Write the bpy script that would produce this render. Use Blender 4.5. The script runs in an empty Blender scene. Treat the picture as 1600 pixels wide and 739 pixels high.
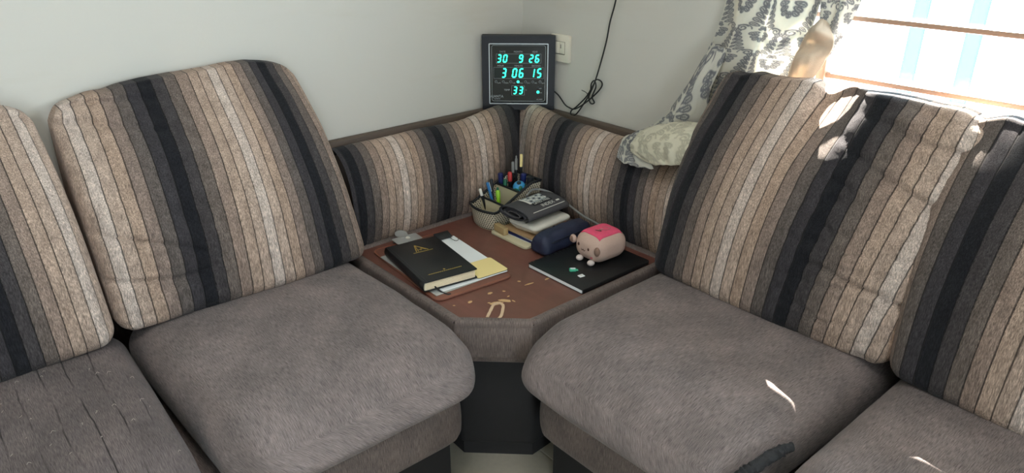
import bpy, bmesh, math, random
import numpy as np
from mathutils import Vector, Matrix, noise

random.seed(7)
scene = bpy.context.scene
COL = scene.collection
R = math.radians
PI = math.pi

# ------------------------------------------------------------------ camera
FPX = 1154.0
cam = bpy.data.cameras.new('camera')
cam.sensor_fit = 'HORIZONTAL'
cam.sensor_width = 36.0
cam.lens = 36.0 * FPX / 1600.0
cam.clip_start = 0.02
camo = bpy.data.objects.new('camera', cam)
COL.objects.link(camo)
camo.location = (0, 0, 1.35)
camo.rotation_euler = (R(90 - 24.2), 0, R(-41.0))
scene.camera = camo

# ------------------------------------------------------------------ world, sun, portals, exposure
WORLD_STRENGTH = 6.5
SUN_STRENGTH = 60.0
SUN_EL = R(50.0)
EXPOSURE = 0.92
w = bpy.data.worlds.new('sky')
scene.world = w
w.use_nodes = True
bgn = w.node_tree.nodes['Background']
bgn.inputs[0].default_value = (0.77, 0.90, 1.0, 1)
bgn.inputs[1].default_value = WORLD_STRENGTH
sun = bpy.data.lights.new('sun', 'SUN')
sun.energy = SUN_STRENGTH
sun.color = (1.0, 0.90, 0.79)
sun.angle = R(0.5)
suno = bpy.data.objects.new('sun', sun)
COL.objects.link(suno)
sd = Vector((-0.9285 * math.cos(SUN_EL), -0.3714 * math.cos(SUN_EL), -math.sin(SUN_EL)))
suno.rotation_euler = sd.to_track_quat('-Z', 'Y').to_euler()
suno.location = (5, 3, 6)


def portal(name, loc, rot, sx, sy):
    l = bpy.data.lights.new(name, 'AREA')
    l.shape = 'RECTANGLE'
    l.size = sx
    l.size_y = sy
    l.cycles.is_portal = True
    o = bpy.data.objects.new(name, l)
    COL.objects.link(o)
    o.location = loc
    o.rotation_euler = rot


WIN_Y0, WIN_Y1, WIN_Z0, WIN_Z1 = -0.75, 1.04, 0.86, 2.02
XW, YW = 1.68, 1.88            # inner faces of the two visible walls
XN, YN = -2.5, -2.5            # inner faces of the two near walls
ZC = 2.75
DX0, DX1, DZ1 = -1.6, -0.85, 2.05  # balcony door in the wall behind the camera
portal('window_portal', (XW + 0.2, (WIN_Y0 + WIN_Y1) / 2, (WIN_Z0 + WIN_Z1) / 2), (0, R(90), 0),
       WIN_Z1 - WIN_Z0, WIN_Y1 - WIN_Y0)
portal('door_portal', ((DX0 + DX1) / 2, YN - 0.15, DZ1 / 2), (R(90), 0, 0), DX1 - DX0, DZ1)

vs = scene.view_settings
vs.view_transform = 'Standard'
vs.look = 'None'
vs.exposure = EXPOSURE
vs.gamma = 1.0
vs.use_curve_mapping = False
scene.cycles.max_bounces = 10
scene.cycles.diffuse_bounces = 6
scene.cycles.transparent_max_bounces = 12
scene.cycles.sample_clamp_indirect = 6.0


# ------------------------------------------------------------------ colour / materials
def s2l(c):
    out = []
    for v in c:
        v = v / 255.0
        out.append(v / 12.92 if v <= 0.04045 else ((v + 0.055) / 1.055) ** 2.4)
    return tuple(out) + (1.0,)


class NT:
    def __init__(self, name):
        self.m = bpy.data.materials.new(name)
        self.m.use_nodes = True
        self.t = self.m.node_tree
        self.b = self.t.nodes['Principled BSDF']
        self.out = self.t.nodes['Material Output']

    def n(self, typ, **kw):
        nd = self.t.nodes.new(typ)
        for k, v in kw.items():
            setattr(nd, k, v)
        return nd

    def l(self, a, b):
        self.t.links.new(a, b)

    def math(self, op, a, b=None, c=None):
        nd = self.n('ShaderNodeMath', operation=op)
        for i, v in enumerate((a, b, c)):
            if v is None:
                continue
            if isinstance(v, (int, float)):
                nd.inputs[i].default_value = v
            else:
                self.l(v, nd.inputs[i])
        return nd.outputs[0]

    def mixc(self, fac, a, b, blend='MIX'):
        nd = self.n('ShaderNodeMix', data_type='RGBA', blend_type=blend)
        for sock, v in ((nd.inputs[0], fac), (nd.inputs[6], a), (nd.inputs[7], b)):
            if isinstance(v, (int, float, tuple)):
                sock.default_value = v
            else:
                self.l(v, sock)
        return nd.outputs[2]

    def noise(self, vec, scale=5, detail=3, rough=0.55):
        nd = self.n('ShaderNodeTexNoise')
        nd.inputs['Scale'].default_value = scale
        nd.inputs['Detail'].default_value = detail
        nd.inputs['Roughness'].default_value = rough
        if vec is not None:
            self.l(vec, nd.inputs['Vector'])
        return nd.outputs[0]

    def mapping(self, vec, scale=(1, 1, 1)):
        nd = self.n('ShaderNodeMapping')
        nd.inputs['Scale'].default_value = scale
        self.l(vec, nd.inputs['Vector'])
        return nd.outputs[0]

    def coord(self, which='Object'):
        return self.n('ShaderNodeTexCoord').outputs[which]

    def ramp(self, fac, stops, interp='LINEAR'):
        nd = self.n('ShaderNodeValToRGB')
        cr = nd.color_ramp
        cr.interpolation = interp
        while len(cr.elements) < len(stops):
            cr.elements.new(0.5)
        for e, (p, c) in zip(cr.elements, stops):
            e.position = p
            e.color = c
        self.l(fac, nd.inputs[0])
        return nd.outputs[0]

    def bump(self, h, strength=0.3, dist=0.002, normal=None):
        nd = self.n('ShaderNodeBump')
        nd.inputs['Strength'].default_value = strength
        nd.inputs['Distance'].default_value = dist
        self.l(h, nd.inputs['Height'])
        if normal is not None:
            self.l(normal, nd.inputs['Normal'])
        self.l(nd.outputs[0], self.b.inputs['Normal'])
        return nd.outputs[0]


def plain(name, rgb, rough=0.6, metal=0.0, var=0.12, scale=40, bump=0.0, coat=0.0):
    m = NT(name)
    c = s2l(rgb)
    nz = m.noise(m.coord(), scale, 4)
    dark = tuple(x * (1 - var) for x in c[:3]) + (1,)
    lite = tuple(min(1, x * (1 + var)) for x in c[:3]) + (1,)
    m.l(m.mixc(nz, dark, lite), m.b.inputs['Base Color'])
    m.b.inputs['Roughness'].default_value = rough
    m.b.inputs['Metallic'].default_value = metal
    m.b.inputs['Coat Weight'].default_value = coat
    if bump:
        m.bump(nz, bump, 0.001)
    return m.m


def emit(name, rgb, strength):
    m = NT(name)
    c = s2l(rgb)
    nz = m.noise(m.coord(), 300, 2)
    dark = tuple(x * 0.92 for x in c[:3]) + (1,)
    col = m.mixc(nz, dark, c)
    m.l(col, m.b.inputs['Base Color'])
    m.l(col, m.b.inputs['Emission Color'])
    m.b.inputs['Emission Strength'].default_value = strength
    return m.m


PERIOD = 0.315
ST = PERIOD / 12


def striped():
    m = NT('striped_chenille')
    uv = m.coord('UV')
    sep = m.n('ShaderNodeSeparateXYZ')
    m.l(uv, sep.inputs[0])
    u = sep.outputs[0]
    ob = m.coord('Object')
    streak = m.noise(m.mapping(ob, (520, 520, 70)), 1.0, 4, 0.75)
    streak2 = m.noise(m.mapping(ob, (55, 55, 14)), 1.0, 4, 0.65)
    jit = m.math('MULTIPLY', m.math('SUBTRACT', streak, 0.5), 0.012)
    fr = m.math('FRACT', m.math('ADD', m.math('DIVIDE', m.math('ADD', u, jit), PERIOD), 50.0))
    cols = [(32, 32, 36), (66, 62, 63), (104, 94, 88), (142, 124, 113), (166, 145, 130), (170, 150, 136),
            (190, 175, 165), (174, 154, 140), (164, 142, 126), (133, 117, 108), (96, 88, 84), (60, 57, 60)]
    base = m.ramp(fr, [(i / 12, s2l(c)) for i, c in enumerate(cols)], 'CONSTANT')
    # heathered yarn: pale and dark threads running along each stripe
    st = m.ramp(streak, [(0.33, (0.25, 0.24, 0.24, 1)), (0.5, (0.92, 0.92, 0.92, 1)), (0.67, (2.0, 1.97, 1.94, 1))])
    base = m.mixc(0.72, base, m.mixc(1.0, base, st, 'MULTIPLY'))
    st2 = m.ramp(streak2, [(0.3, (0.78, 0.77, 0.77, 1)), (0.7, (1.18, 1.18, 1.18, 1))])
    base = m.mixc(1.0, base, st2, 'MULTIPLY')
    # stitched seams between the stripes
    wob = m.math('MULTIPLY', m.math('SUBTRACT', m.noise(m.mapping(uv, (8, 14, 1)), 1.0, 2), 0.5), 0.0015)
    fs = m.math('FRACT', m.math('ADD', m.math('DIVIDE', m.math('ADD', u, wob), ST), 50.0))
    dd = m.math('ABSOLUTE', m.math('SUBTRACT', fs, 0.5))      # 0.5 at a seam
    seam = m.n('ShaderNodeMapRange')
    m.l(dd, seam.inputs[0])
    seam.inputs[1].default_value = 0.44
    seam.inputs[2].default_value = 0.475
    base = m.mixc(m.math('MULTIPLY', seam.outputs[0], 0.78), base, (0.012, 0.011, 0.011, 1))
    m.l(base, m.b.inputs['Base Color'])
    m.b.inputs['Roughness'].default_value = 0.92
    m.b.inputs['Sheen Weight'].default_value = 0.06
    m.b.inputs['Sheen Roughness'].default_value = 0.5
    m.b.inputs['Specular IOR Level'].default_value = 0.15
    n1 = m.bump(m.math('SUBTRACT', streak, m.math('MULTIPLY', seam.outputs[0], 2.0)), 0.55, 0.002)
    return m.m


def chenille(name, a, b, lines=0.0):
    m = NT(name)
    uv = m.coord('UV')
    streak = m.noise(m.mapping(uv, (640, 48, 1)), 1.0, 4, 0.7)
    blot = m.noise(m.mapping(uv, (9, 7, 1)), 1.0, 4, 0.6)
    c = m.mixc(m.ramp(streak, [(0.34, (0, 0, 0, 1)), (0.66, (1, 1, 1, 1))]), s2l(a), s2l(b))
    bl = m.ramp(blot, [(0.35, (0.80, 0.80, 0.80, 1)), (0.68, (1.2, 1.17, 1.15, 1))])
    c = m.mixc(1.0, c, bl, 'MULTIPLY')
    fine = m.noise(m.mapping(uv, (1500, 700, 1)), 1.0, 2)
    c = m.mixc(1.0, c, m.ramp(fine, [(0.3, (0.85, 0.85, 0.85, 1)), (0.7, (1.15, 1.15, 1.15, 1))]), 'MULTIPLY')
    if lines:
        sep = m.n('ShaderNodeSeparateXYZ')
        m.l(uv, sep.inputs[0])
        wob = m.math('MULTIPLY', m.math('SUBTRACT', m.noise(m.mapping(uv, (6, 5, 1)), 1.0, 3), 0.5), 0.02)
        fs = m.math('FRACT', m.math('ADD', m.math('DIVIDE', m.math('ADD', sep.outputs[0], wob), 0.047), 50.0))
        dd = m.math('ABSOLUTE', m.math('SUBTRACT', fs, 0.5))
        mr = m.n('ShaderNodeMapRange')
        m.l(dd, mr.inputs[0])
        mr.inputs[1].default_value = 0.455
        mr.inputs[2].default_value = 0.49
        br = m.ramp(m.noise(m.mapping(uv, (14, 5, 1)), 1.0, 3), [(0.42, (0, 0, 0, 1)), (0.56, (1, 1, 1, 1))])
        c = m.mixc(m.math('MULTIPLY', m.math('MULTIPLY', mr.outputs[0], br), lines), c, (0.008, 0.007, 0.007, 1))
    m.l(c, m.b.inputs['Base Color'])
    m.b.inputs['Roughness'].default_value = 0.85
    m.b.inputs['Sheen Weight'].default_value = 0.10
    m.b.inputs['Sheen Roughness'].default_value = 0.4
    m.b.inputs['Specular IOR Level'].default_value = 0.2
    m.bump(streak, 0.3, 0.0015)
    return m.m


def wall_paint(name, rgb):
    m = NT(name)
    co = m.coord()
    n1 = m.noise(co, 1.7, 4)
    n2 = m.noise(co, 160, 3)
    smear = m.ramp(m.noise(m.mapping(co, (1.6, 1.6, 9)), 1.0, 4, 0.6), [(0.60, (0, 0, 0, 1)), (0.78, (1, 1, 1, 1))])
    c = m.mixc(n1, s2l(rgb), s2l(tuple(x - 8 for x in rgb)))
    c = m.mixc(m.math('MULTIPLY', smear, 0.22), c, s2l((182, 172, 148)))
    m.l(c, m.b.inputs['Base Color'])
    m.b.inputs['Roughness'].default_value = 0.55
    m.bump(m.math('ADD', n2, m.math('MULTIPLY', n1, 2.0)), 0.08, 0.002)
    return m.m


def table_wood():
    m = NT('brown_table_laminate')
    co = m.coord()
    grain = m.noise(m.mapping(co, (60, 6, 6)), 1.0, 5, 0.6)
    blot = m.noise(co, 9, 4)
    c = m.mixc(grain, s2l((106, 64, 55)), s2l((126, 80, 69)))
    c = m.mixc(m.ramp(blot, [(0.4, (0, 0, 0, 1)), (0.7, (0.45, 0.45, 0.45, 1))]), c, s2l((100, 80, 66)))
    m.l(c, m.b.inputs['Base Color'])
    rr = m.ramp(blot, [(0.3, (0.28, 0.28, 0.28, 1)), (0.7, (0.5, 0.5, 0.5, 1))])
    m.l(rr, m.b.inputs['Roughness'])
    m.bump(grain, 0.08, 0.001)
    return m.m


def curtain_mat(name, bg, ink, tr=0.35):
    m = NT(name)
    at = m.n('ShaderNodeAttribute', attribute_name='print')
    uv = m.coord('UV')
    weave = m.noise(m.mapping(uv, (900, 900, 1)), 1.0, 2)
    c = m.mixc(at.outputs['Fac'], s2l(bg), s2l(ink))
    c = m.mixc(1.0, c, m.ramp(weave, [(0.3, (0.82, 0.82, 0.82, 1)), (0.7, (1.1, 1.1, 1.1, 1))]), 'MULTIPLY')
    m.l(c, m.b.inputs['Base Color'])
    m.b.inputs['Roughness'].default_value = 0.7
    m.b.inputs['Sheen Weight'].default_value = 0.2
    t = m.n('ShaderNodeBsdfTranslucent')
    m.l(c, t.inputs[0])
    mx = m.n('ShaderNodeMixShader')
    mx.inputs[0].default_value = tr
    m.l(m.b.outputs[0], mx.inputs[1])
    m.l(t.outputs[0], mx.inputs[2])
    m.l(mx.outputs[0], m.out.inputs[0])
    return m.m


def glass(name, tint=(1, 1, 1, 1), gl=0.06):
    m = NT(name)
    tr = m.n('ShaderNodeBsdfTransparent')
    nz = m.noise(m.coord(), 3, 2)
    m.l(m.mixc(nz, tint, tuple(x * 0.98 for x in tint[:3]) + (1,)), tr.inputs[0])
    g = m.n('ShaderNodeBsdfGlossy')
    g.inputs['Roughness'].default_value = 0.03
    mx = m.n('ShaderNodeMixShader')
    mx.inputs[0].default_value = gl
    m.l(tr.outputs[0], mx.inputs[1])
    m.l(g.outputs[0], mx.inputs[2])
    m.l(mx.outputs[0], m.out.inputs[0])
    return m.m


def translucent(name, rgb, fac=0.8):
    m = NT(name)
    nz = m.noise(m.coord(), 6, 2)
    c = m.mixc(nz, s2l(rgb), s2l(tuple(max(0, x - 6) for x in rgb)))
    m.l(c, m.b.inputs['Base Color'])
    t = m.n('ShaderNodeBsdfTranslucent')
    m.l(c, t.inputs[0])
    mx = m.n('ShaderNodeMixShader')
    mx.inputs[0].default_value = fac
    m.l(m.b.outputs[0], mx.inputs[1])
    m.l(t.outputs[0], mx.inputs[2])
    m.l(mx.outputs[0], m.out.inputs[0])
    return m.m


def weave_mat():
    m = NT('cream_woven_plastic')
    uv = m.coord('UV')
    br = m.n('ShaderNodeTexBrick')
    m.l(uv, br.inputs['Vector'])
    br.offset = 0.5
    br.inputs['Color1'].default_value = (1, 1, 1, 1)
    br.inputs['Color2'].default_value = (1, 1, 1, 1)
    br.inputs['Mortar'].default_value = (0, 0, 0, 1)
    br.inputs['Scale'].default_value = 1.0
    br.inputs['Brick Width'].default_value = 0.0085
    br.inputs['Row Height'].default_value = 0.0068
    br.inputs['Mortar Size'].default_value = 0.0011
    br.inputs['Mortar Smooth'].default_value = 0.2
    sep = m.n('ShaderNodeSeparateXYZ')
    m.l(uv, sep.inputs[0])
    # holes: short dashes in every woven row, the dark inside painted as colour
    row = m.math('FLOOR', m.math('DIVIDE', sep.outputs[1], 0.0068))
    uu = m.math('FRACT', m.math('ADD', m.math('DIVIDE', sep.outputs[0], 0.0085), m.math('MULTIPLY', row, 0.5)))
    vv = m.math('FRACT', m.math('DIVIDE', sep.outputs[1], 0.0068))
    hu = m.math('LESS_THAN', m.math('ABSOLUTE', m.math('SUBTRACT', uu, 0.5)), 0.32)
    hv = m.math('LESS_THAN', m.math('ABSOLUTE', m.math('SUBTRACT', vv, 0.5)), 0.25)
    hole = m.math('MULTIPLY', hu, hv)
    c = m.mixc(br.outputs['Fac'], s2l((226, 219, 198)), s2l((188, 178, 156)))
    c = m.mixc(hole, c, s2l((58, 52, 44)))
    m.l(c, m.b.inputs['Base Color'])
    m.b.inputs['Roughness'].default_value = 0.45
    m.bump(m.math('SUBTRACT', 1.0, m.math('ADD', br.outputs['Fac'], hole)), 0.6, 0.0015)
    return m.m


def floor_mat():
    m = NT('grey_floor_tile')
    co = m.coord()
    n1 = m.noise(co, 4, 5)
    n2 = m.noise(co, 70, 3)
    c = m.mixc(n1, s2l((206, 198, 180)), s2l((182, 175, 160)))
    c = m.mixc(m.math('MULTIPLY', n2, 0.3), c, s2l((120, 114, 104)))
    m.l(c, m.b.inputs['Base Color'])
    m.b.inputs['Roughness'].default_value = 0.35
    m.bump(n2, 0.05, 0.001)
    return m.m


M = dict(
    wall=wall_paint('cream_wall_paint', (208, 205, 197)),
    ceil=plain('white_ceiling_paint', (232, 230, 222), 0.8, var=0.03, scale=8),
    floor=floor_mat(),
    grout=plain('dark_grout', (110, 105, 96), 0.9),
    striped=striped(),
    seat=chenille('taupe_chenille', (92, 84, 83), (144, 133, 131)),
    seat2=chenille('worn_taupe_chenille', (78, 71, 71), (124, 114, 113), 0.85),
    basef=chenille('dark_taupe_base_fabric', (86, 76, 73), (134, 121, 116)),
    plinth=plain('black_plinth_board', (34, 32, 33), 0.8),
    railf=plain('brown_frame_board', (88, 74, 64), 0.6),
    table=table_wood(),
    worn=plain('bare_pale_wood', (206, 170, 122), 0.7, var=0.15, scale=200),
    strip=plain('pale_veneer_strip', (206, 178, 148), 0.7, var=0.15, scale=200),
    black=plain('black_leatherette', (23, 24, 26), 0.42, var=0.2, scale=300, bump=0.25),
    blackp=plain('black_plastic', (28, 29, 33), 0.4, var=0.1),
    casing=plain('charcoal_clock_plastic', (25, 27, 34), 0.5, var=0.08),
    face=plain('smoked_clock_face', (16, 21, 24), 0.18, var=0.1, coat=0.3),
    window_dark=plain('display_window', (10, 26, 23), 0.25, var=0.1),
    silver=plain('silver_line', (200, 205, 208), 0.35, 0.3, var=0.05),
    greyline=plain('grey_print', (165, 172, 174), 0.6, var=0.05),
    led=emit('green_led', (40, 245, 190), 2.2),
    ledoff=plain('unlit_led', (46, 52, 54), 0.3),
    redprint=plain('red_print', (120, 40, 48), 0.6),
    switch=plain('ivory_switch_plastic', (226, 220, 204), 0.4, var=0.03),
    switchd=plain('switch_shadow_gap', (120, 110, 98), 0.6),
    gold=plain('gold_foil', (206, 178, 92), 0.35, 0.6, var=0.1),
    page=plain('cream_page_edges', (244, 232, 202), 0.8, var=0.08, scale=250),
    paper=plain('white_paper', (238, 242, 244), 0.8, var=0.03, scale=12),
    paperg=plain('grey_paper', (176, 176, 172), 0.7, var=0.1, scale=20),
    yellow=plain('pale_yellow_card', (244, 224, 156), 0.7, var=0.03, scale=12),
    clipb=plain('brown_clipboard_leatherette', (126, 82, 68), 0.45, var=0.15, scale=120, bump=0.2),
    clipedge=plain('orange_brown_stitching', (150, 88, 60), 0.6),
    metal=plain('dull_steel', (176, 178, 176), 0.4, 0.35, var=0.1),
    weave=weave_mat(),
    cream=plain('cream_plastic', (206, 196, 164), 0.5, var=0.05),
    kraft=plain('kraft_paper', (186, 152, 112), 0.8, var=0.12, scale=60),
    tan=plain('tan_wood_block', (178, 152, 108), 0.6, var=0.15, scale=90),
    navy=plain('navy_nylon', (36, 42, 66), 0.6, var=0.2, scale=400, bump=0.3),
    navyd=plain('dark_navy_piping', (22, 26, 42), 0.5),
    blue=plain('blue_plastic', (38, 110, 168), 0.35, var=0.08),
    dkblue=plain('dark_blue_plastic', (30, 38, 90), 0.35),
    green=plain('lime_green_plastic', (150, 205, 50), 0.35, var=0.06),
    dkgreen=plain('dark_green_plastic', (34, 100, 74), 0.4),
    globe=plain('blue_green_globe_print', (66, 150, 200), 0.3, var=0.1),
    redp=plain('red_plastic', (190, 60, 60), 0.4),
    white=plain('off_white_plastic', (222, 218, 208), 0.4, var=0.04),
    cuff=plain('dark_grey_nylon', (72, 70, 73), 0.75, var=0.2, scale=500, bump=0.4),
    cuffd=plain('black_nylon_edge', (30, 30, 36), 0.75),
    print=plain('white_print', (220, 218, 210), 0.7, var=0.05),
    tube=plain('grey_rubber_tube', (128, 128, 126), 0.5),
    plush=plain('beige_plush', (196, 168, 154), 0.95, var=0.1, scale=300, bump=0.5),
    plushd=plain('taupe_plush', (140, 112, 98), 0.95, var=0.1, scale=300, bump=0.5),
    pink=plain('pink_plush', (226, 84, 116), 0.95, var=0.12, scale=120, bump=0.5),
    pinkd=plain('deep_pink_plush', (196, 104, 116), 0.95, var=0.1, scale=300, bump=0.4),
    plushw=plain('pale_plush_feet', (218, 204, 198), 0.95, var=0.08, scale=300, bump=0.5),
    brown=plain('brown_thread', (84, 54, 44), 0.8),
    mint=plain('mint_green_wrapper', (86, 196, 160), 0.35, var=0.08),
    frame=plain('tan_window_frame', (168, 138, 118), 0.5, var=0.06),
    pane=glass('window_glass', (0.98, 1.0, 1.0, 1), 0.04),
    slab=plain('concrete_sunshade', (150, 148, 140), 0.9, var=0.1, scale=12, bump=0.2),
    cyan=translucent('cyan_plastic_sheet', (120, 226, 246), 0.85),
    foam=plain('yellowed_foam', (190, 150, 92), 0.95, var=0.25, scale=160, bump=0.6),
    torn=plain('torn_dark_backing', (40, 40, 42), 0.9, var=0.3, scale=220, bump=0.6),
    lint=plain('pale_lint', (170, 160, 150), 0.9),
    curtain=curtain_mat('cream_damask_cloth', (226, 223, 212), (132, 132, 136), 0.40),
    lining=curtain_mat('tan_lining_cloth', (208, 192, 172), (180, 164, 146), 0.22),
    tailm=curtain_mat('cream_tone_on_tone_cloth', (222, 216, 194), (188, 182, 160), 0.15),
    wirem=plain('black_cable', (22, 22, 24), 0.5),
)


# ------------------------------------------------------------------ mesh builder
class MB:
    def __init__(self):
        self.v, self.f, self.uv, self.col = [], [], None, None

    def add(self, verts, faces):
        b = len(self.v)
        self.v += [tuple(x) for x in verts]
        self.f += [tuple(i + b for i in f) for f in faces]
        return self

    def box(self, c, s, rz=0.0, rx=0.0, ry=0.0):
        rot = Matrix.Rotation(rz, 3, 'Z') @ Matrix.Rotation(ry, 3, 'Y') @ Matrix.Rotation(rx, 3, 'X')
        c = Vector(c)
        vs_ = []
        for z in (-.5, .5):
            for y in (-.5, .5):
                for x in (-.5, .5):
                    vs_.append(c + rot @ Vector((x * s[0], y * s[1], z * s[2])))
        return self.add(vs_, [(0, 2, 3, 1), (4, 5, 7, 6), (0, 1, 5, 4), (2, 6, 7, 3), (0, 4, 6, 2), (1, 3, 7, 5)])

    def prism(self, poly, z0, z1, m=None):
        n = len(poly)
        vs_ = [Vector((p[0], p[1], z0)) for p in poly] + [Vector((p[0], p[1], z1)) for p in poly]
        if m is not None:
            vs_ = [m @ p for p in vs_]
        fs = [tuple(range(n - 1, -1, -1)), tuple(range(n, 2 * n))]
        fs += [(i, (i + 1) % n, n + (i + 1) % n, n + i) for i in range(n)]
        return self.add(vs_, fs)

    def tube(self, path, r, n=8, closed=False, rs=None):
        path = [Vector(p) for p in path]
        k = len(path)
        vs_, fs = [], []
        prev = None
        for i, p in enumerate(path):
            a = path[(i - 1) % k] if (closed or i > 0) else path[i]
            b = path[(i + 1) % k] if (closed or i < k - 1) else path[i]
            t = (b - a)
            t = t.normalized() if t.length > 1e-9 else Vector((0, 0, 1))
            if prev is None:
                ref = Vector((0, 0, 1)) if abs(t.z) < 0.9 else Vector((1, 0, 0))
                u = t.cross(ref).normalized()
            else:
                u = prev - t * prev.dot(t)
                u = u.normalized() if u.length > 1e-6 else t.orthogonal().normalized()
            prev = u
            q = t.cross(u)
            rr = rs[i] if rs else r
            for j in range(n):
                an = 2 * PI * j / n
                vs_.append(p + (u * math.cos(an) + q * math.sin(an)) * rr)
        m = k if closed else k - 1
        for i in range(m):
            for j in range(n):
                i2 = (i + 1) % k
                fs.append((i * n + j, i * n + (j + 1) % n, i2 * n + (j + 1) % n, i2 * n + j))
        if not closed:
            fs.append(tuple(range(n - 1, -1, -1)))
            fs.append(tuple((k - 1) * n + j for j in range(n)))
        return self.add(vs_, fs)

    def lathe(self, prof, n=24, m=None):
        k = len(prof)
        vs_, fs = [], []
        for r_, z_ in prof:
            for j in range(n):
                an = 2 * PI * j / n
                p = Vector((r_ * math.cos(an), r_ * math.sin(an), z_))
                vs_.append(m @ p if m is not None else p)
        for i in range(k - 1):
            for j in range(n):
                fs.append((i * n + j, i * n + (j + 1) % n, (i + 1) * n + (j + 1) % n, (i + 1) * n + j))
        fs.append(tuple(range(n - 1, -1, -1)))
        fs.append(tuple((k - 1) * n + j for j in range(n)))
        return self.add(vs_, fs)

    def ell(self, c, s, n=16, k=10, m=None):
        prof = []
        c = Vector(c)
        vs_, fs = [], []
        for i in range(k + 1):
            th = PI * (i + 0.02) / (k + 0.04)
            for j in range(n):
                an = 2 * PI * j / n
                p = Vector((s[0] * math.sin(th) * math.cos(an), s[1] * math.sin(th) * math.sin(an), -s[2] * math.cos(th)))
                if m is not None:
                    p = m @ p
                vs_.append(c + p)
        for i in range(k):
            for j in range(n):
                fs.append((i * n + j, i * n + (j + 1) % n, (i + 1) * n + (j + 1) % n, (i + 1) * n + j))
        fs.append(tuple(range(n - 1, -1, -1)))
        fs.append(tuple(k * n + j for j in range(n)))
        return self.add(vs_, fs)

    def grid(self, fn, nu, nv, uvfn=None):
        vs_, uvs, fs = [], [], []
        for j in range(nv + 1):
            for i in range(nu + 1):
                s, t = i / nu, j / nv
                vs_.append(fn(s, t))
                uvs.append(uvfn(s, t) if uvfn else (s, t))
        for j in range(nv):
            for i in range(nu):
                a = j * (nu + 1) + i
                fs.append((a, a + 1, a + nu + 2, a + nu + 1))
        self.add(vs_, fs)
        self.uv = (self.uv or []) + uvs
        return self

    def text(self, body, size, m, extrude=0.0002, shear=0.0):
        cu = bpy.data.curves.new('t', 'FONT')
        cu.body = body
        cu.size = size
        cu.extrude = extrude
        cu.align_x = 'CENTER'
        cu.align_y = 'CENTER'
        cu.shear = shear
        cu.resolution_u = 3
        o = bpy.data.objects.new('t', cu)
        COL.objects.link(o)
        dg = bpy.context.evaluated_depsgraph_get()
        me = bpy.data.meshes.new_from_object(o.evaluated_get(dg))
        self.add([m @ v.co for v in me.vertices], [tuple(p.vertices) for p in me.polygons])
        bpy.data.objects.remove(o)
        bpy.data.curves.remove(cu)
        bpy.data.meshes.remove(me)
        return self

    def shift(self, d):
        self.v = [(x + d[0], y + d[1], z + d[2]) for x, y, z in self.v]
        return self

    def build(self, name, mat, parent=None, bevel=0.0, seg=2, smooth=True, base=None, angle=40, solid=0.0, world=False):
        """one mesh object; base = world point that becomes the origin"""
        if world and parent is not None:
            o_ = parent.location
            if parent.parent is not None:
                o_ = o_ + parent.parent.location
            self.shift((-o_.x, -o_.y, -o_.z))
        if base is not None:
            self.shift((-base[0], -base[1], -base[2]))
        me = bpy.data.meshes.new(name)
        me.from_pydata(self.v, [], self.f)
        if self.uv is not None and len(self.uv) == len(self.v):
            ul = me.uv_layers.new(name='UVMap')
            li = np.zeros(len(me.loops), dtype=np.int32)
            me.loops.foreach_get('vertex_index', li)
            arr = np.array(self.uv, dtype=np.float32)[li]
            ul.data.foreach_set('uv', arr.ravel())
        if self.col is not None:
            at = me.attributes.new('print', 'FLOAT', 'POINT')
            at.data.foreach_set('value', np.array(self.col, dtype=np.float32))
        bm = bmesh.new()
        bm.from_mesh(me)
        if bevel:
            es = [e for e in bm.edges if len(e.link_faces) == 2 and e.calc_face_angle(0) > R(30)]
            bmesh.ops.bevel(bm, geom=es, offset=bevel, segments=seg, profile=0.5, affect='EDGES', clamp_overlap=True)
        if self.uv is None:
            bmesh.ops.recalc_face_normals(bm, faces=bm.faces[:])
        for f in bm.faces:
            f.smooth = smooth
        if smooth:
            for e in bm.edges:
                if len(e.link_faces) == 2 and e.calc_face_angle(0) > R(angle):
                    e.smooth = False
        bm.to_mesh(me)
        bm.free()
        me.materials.append(mat)
        o = bpy.data.objects.new(name, me)
        COL.objects.link(o)
        if base is not None:
            o.location = base
        if parent is not None:
            o.parent = parent
        if solid:
            md = o.modifiers.new('thickness', 'SOLIDIFY')
            md.thickness = solid
            md.offset = 0
        return o


def tag(o, label, cat, group=None):
    o['label'] = label
    o['category'] = cat
    if group:
        o['group'] = group
    return o


def thing(name, label, cat, loc, rz=0.0, group=None):
    o = bpy.data.objects.new(name, None)
    o.empty_display_size = 0.05
    COL.objects.link(o)
    o.location = loc
    o.rotation_euler = (0, 0, rz)
    return tag(o, label, cat, group)


def struct(o):
    o['kind'] = 'structure'
    return o


def bez(pts, n=12):
    """Catmull-Rom through the points"""
    P = [Vector(p) for p in pts]
    P = [P[0] * 2 - P[1]] + P + [P[-1] * 2 - P[-2]]
    out = []
    for i in range(1, len(P) - 2):
        for k in range(n):
            t = k / n
            a, b, c, d = P[i - 1], P[i], P[i + 1], P[i + 2]
            out.append(0.5 * ((2 * b) + (c - a) * t + (2 * a - 5 * b + 4 * c - d) * t * t + (3 * b - a - 3 * c + d) * t ** 3))
    out.append(P[-2].copy())
    return out


def rpoly(w_, l_, r, n=5, cx=0, cy=0):
    """rounded rectangle outline, counter-clockwise"""
    out = []
    for sx, sy, a0 in ((1, 1, 0), (-1, 1, 90), (-1, -1, 180), (1, -1, 270)):
        for i in range(n + 1):
            a = R(a0 + 90 * i / n)
            out.append((cx + sx * (w_ / 2 - r) + r * math.cos(a), cy + sy * (l_ / 2 - r) + r * math.sin(a)))
    return out


def sm(a, b, x):
    t = min(1, max(0, (x - a) / (b - a)))
    return t * t * (3 - 2 * t)


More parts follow.
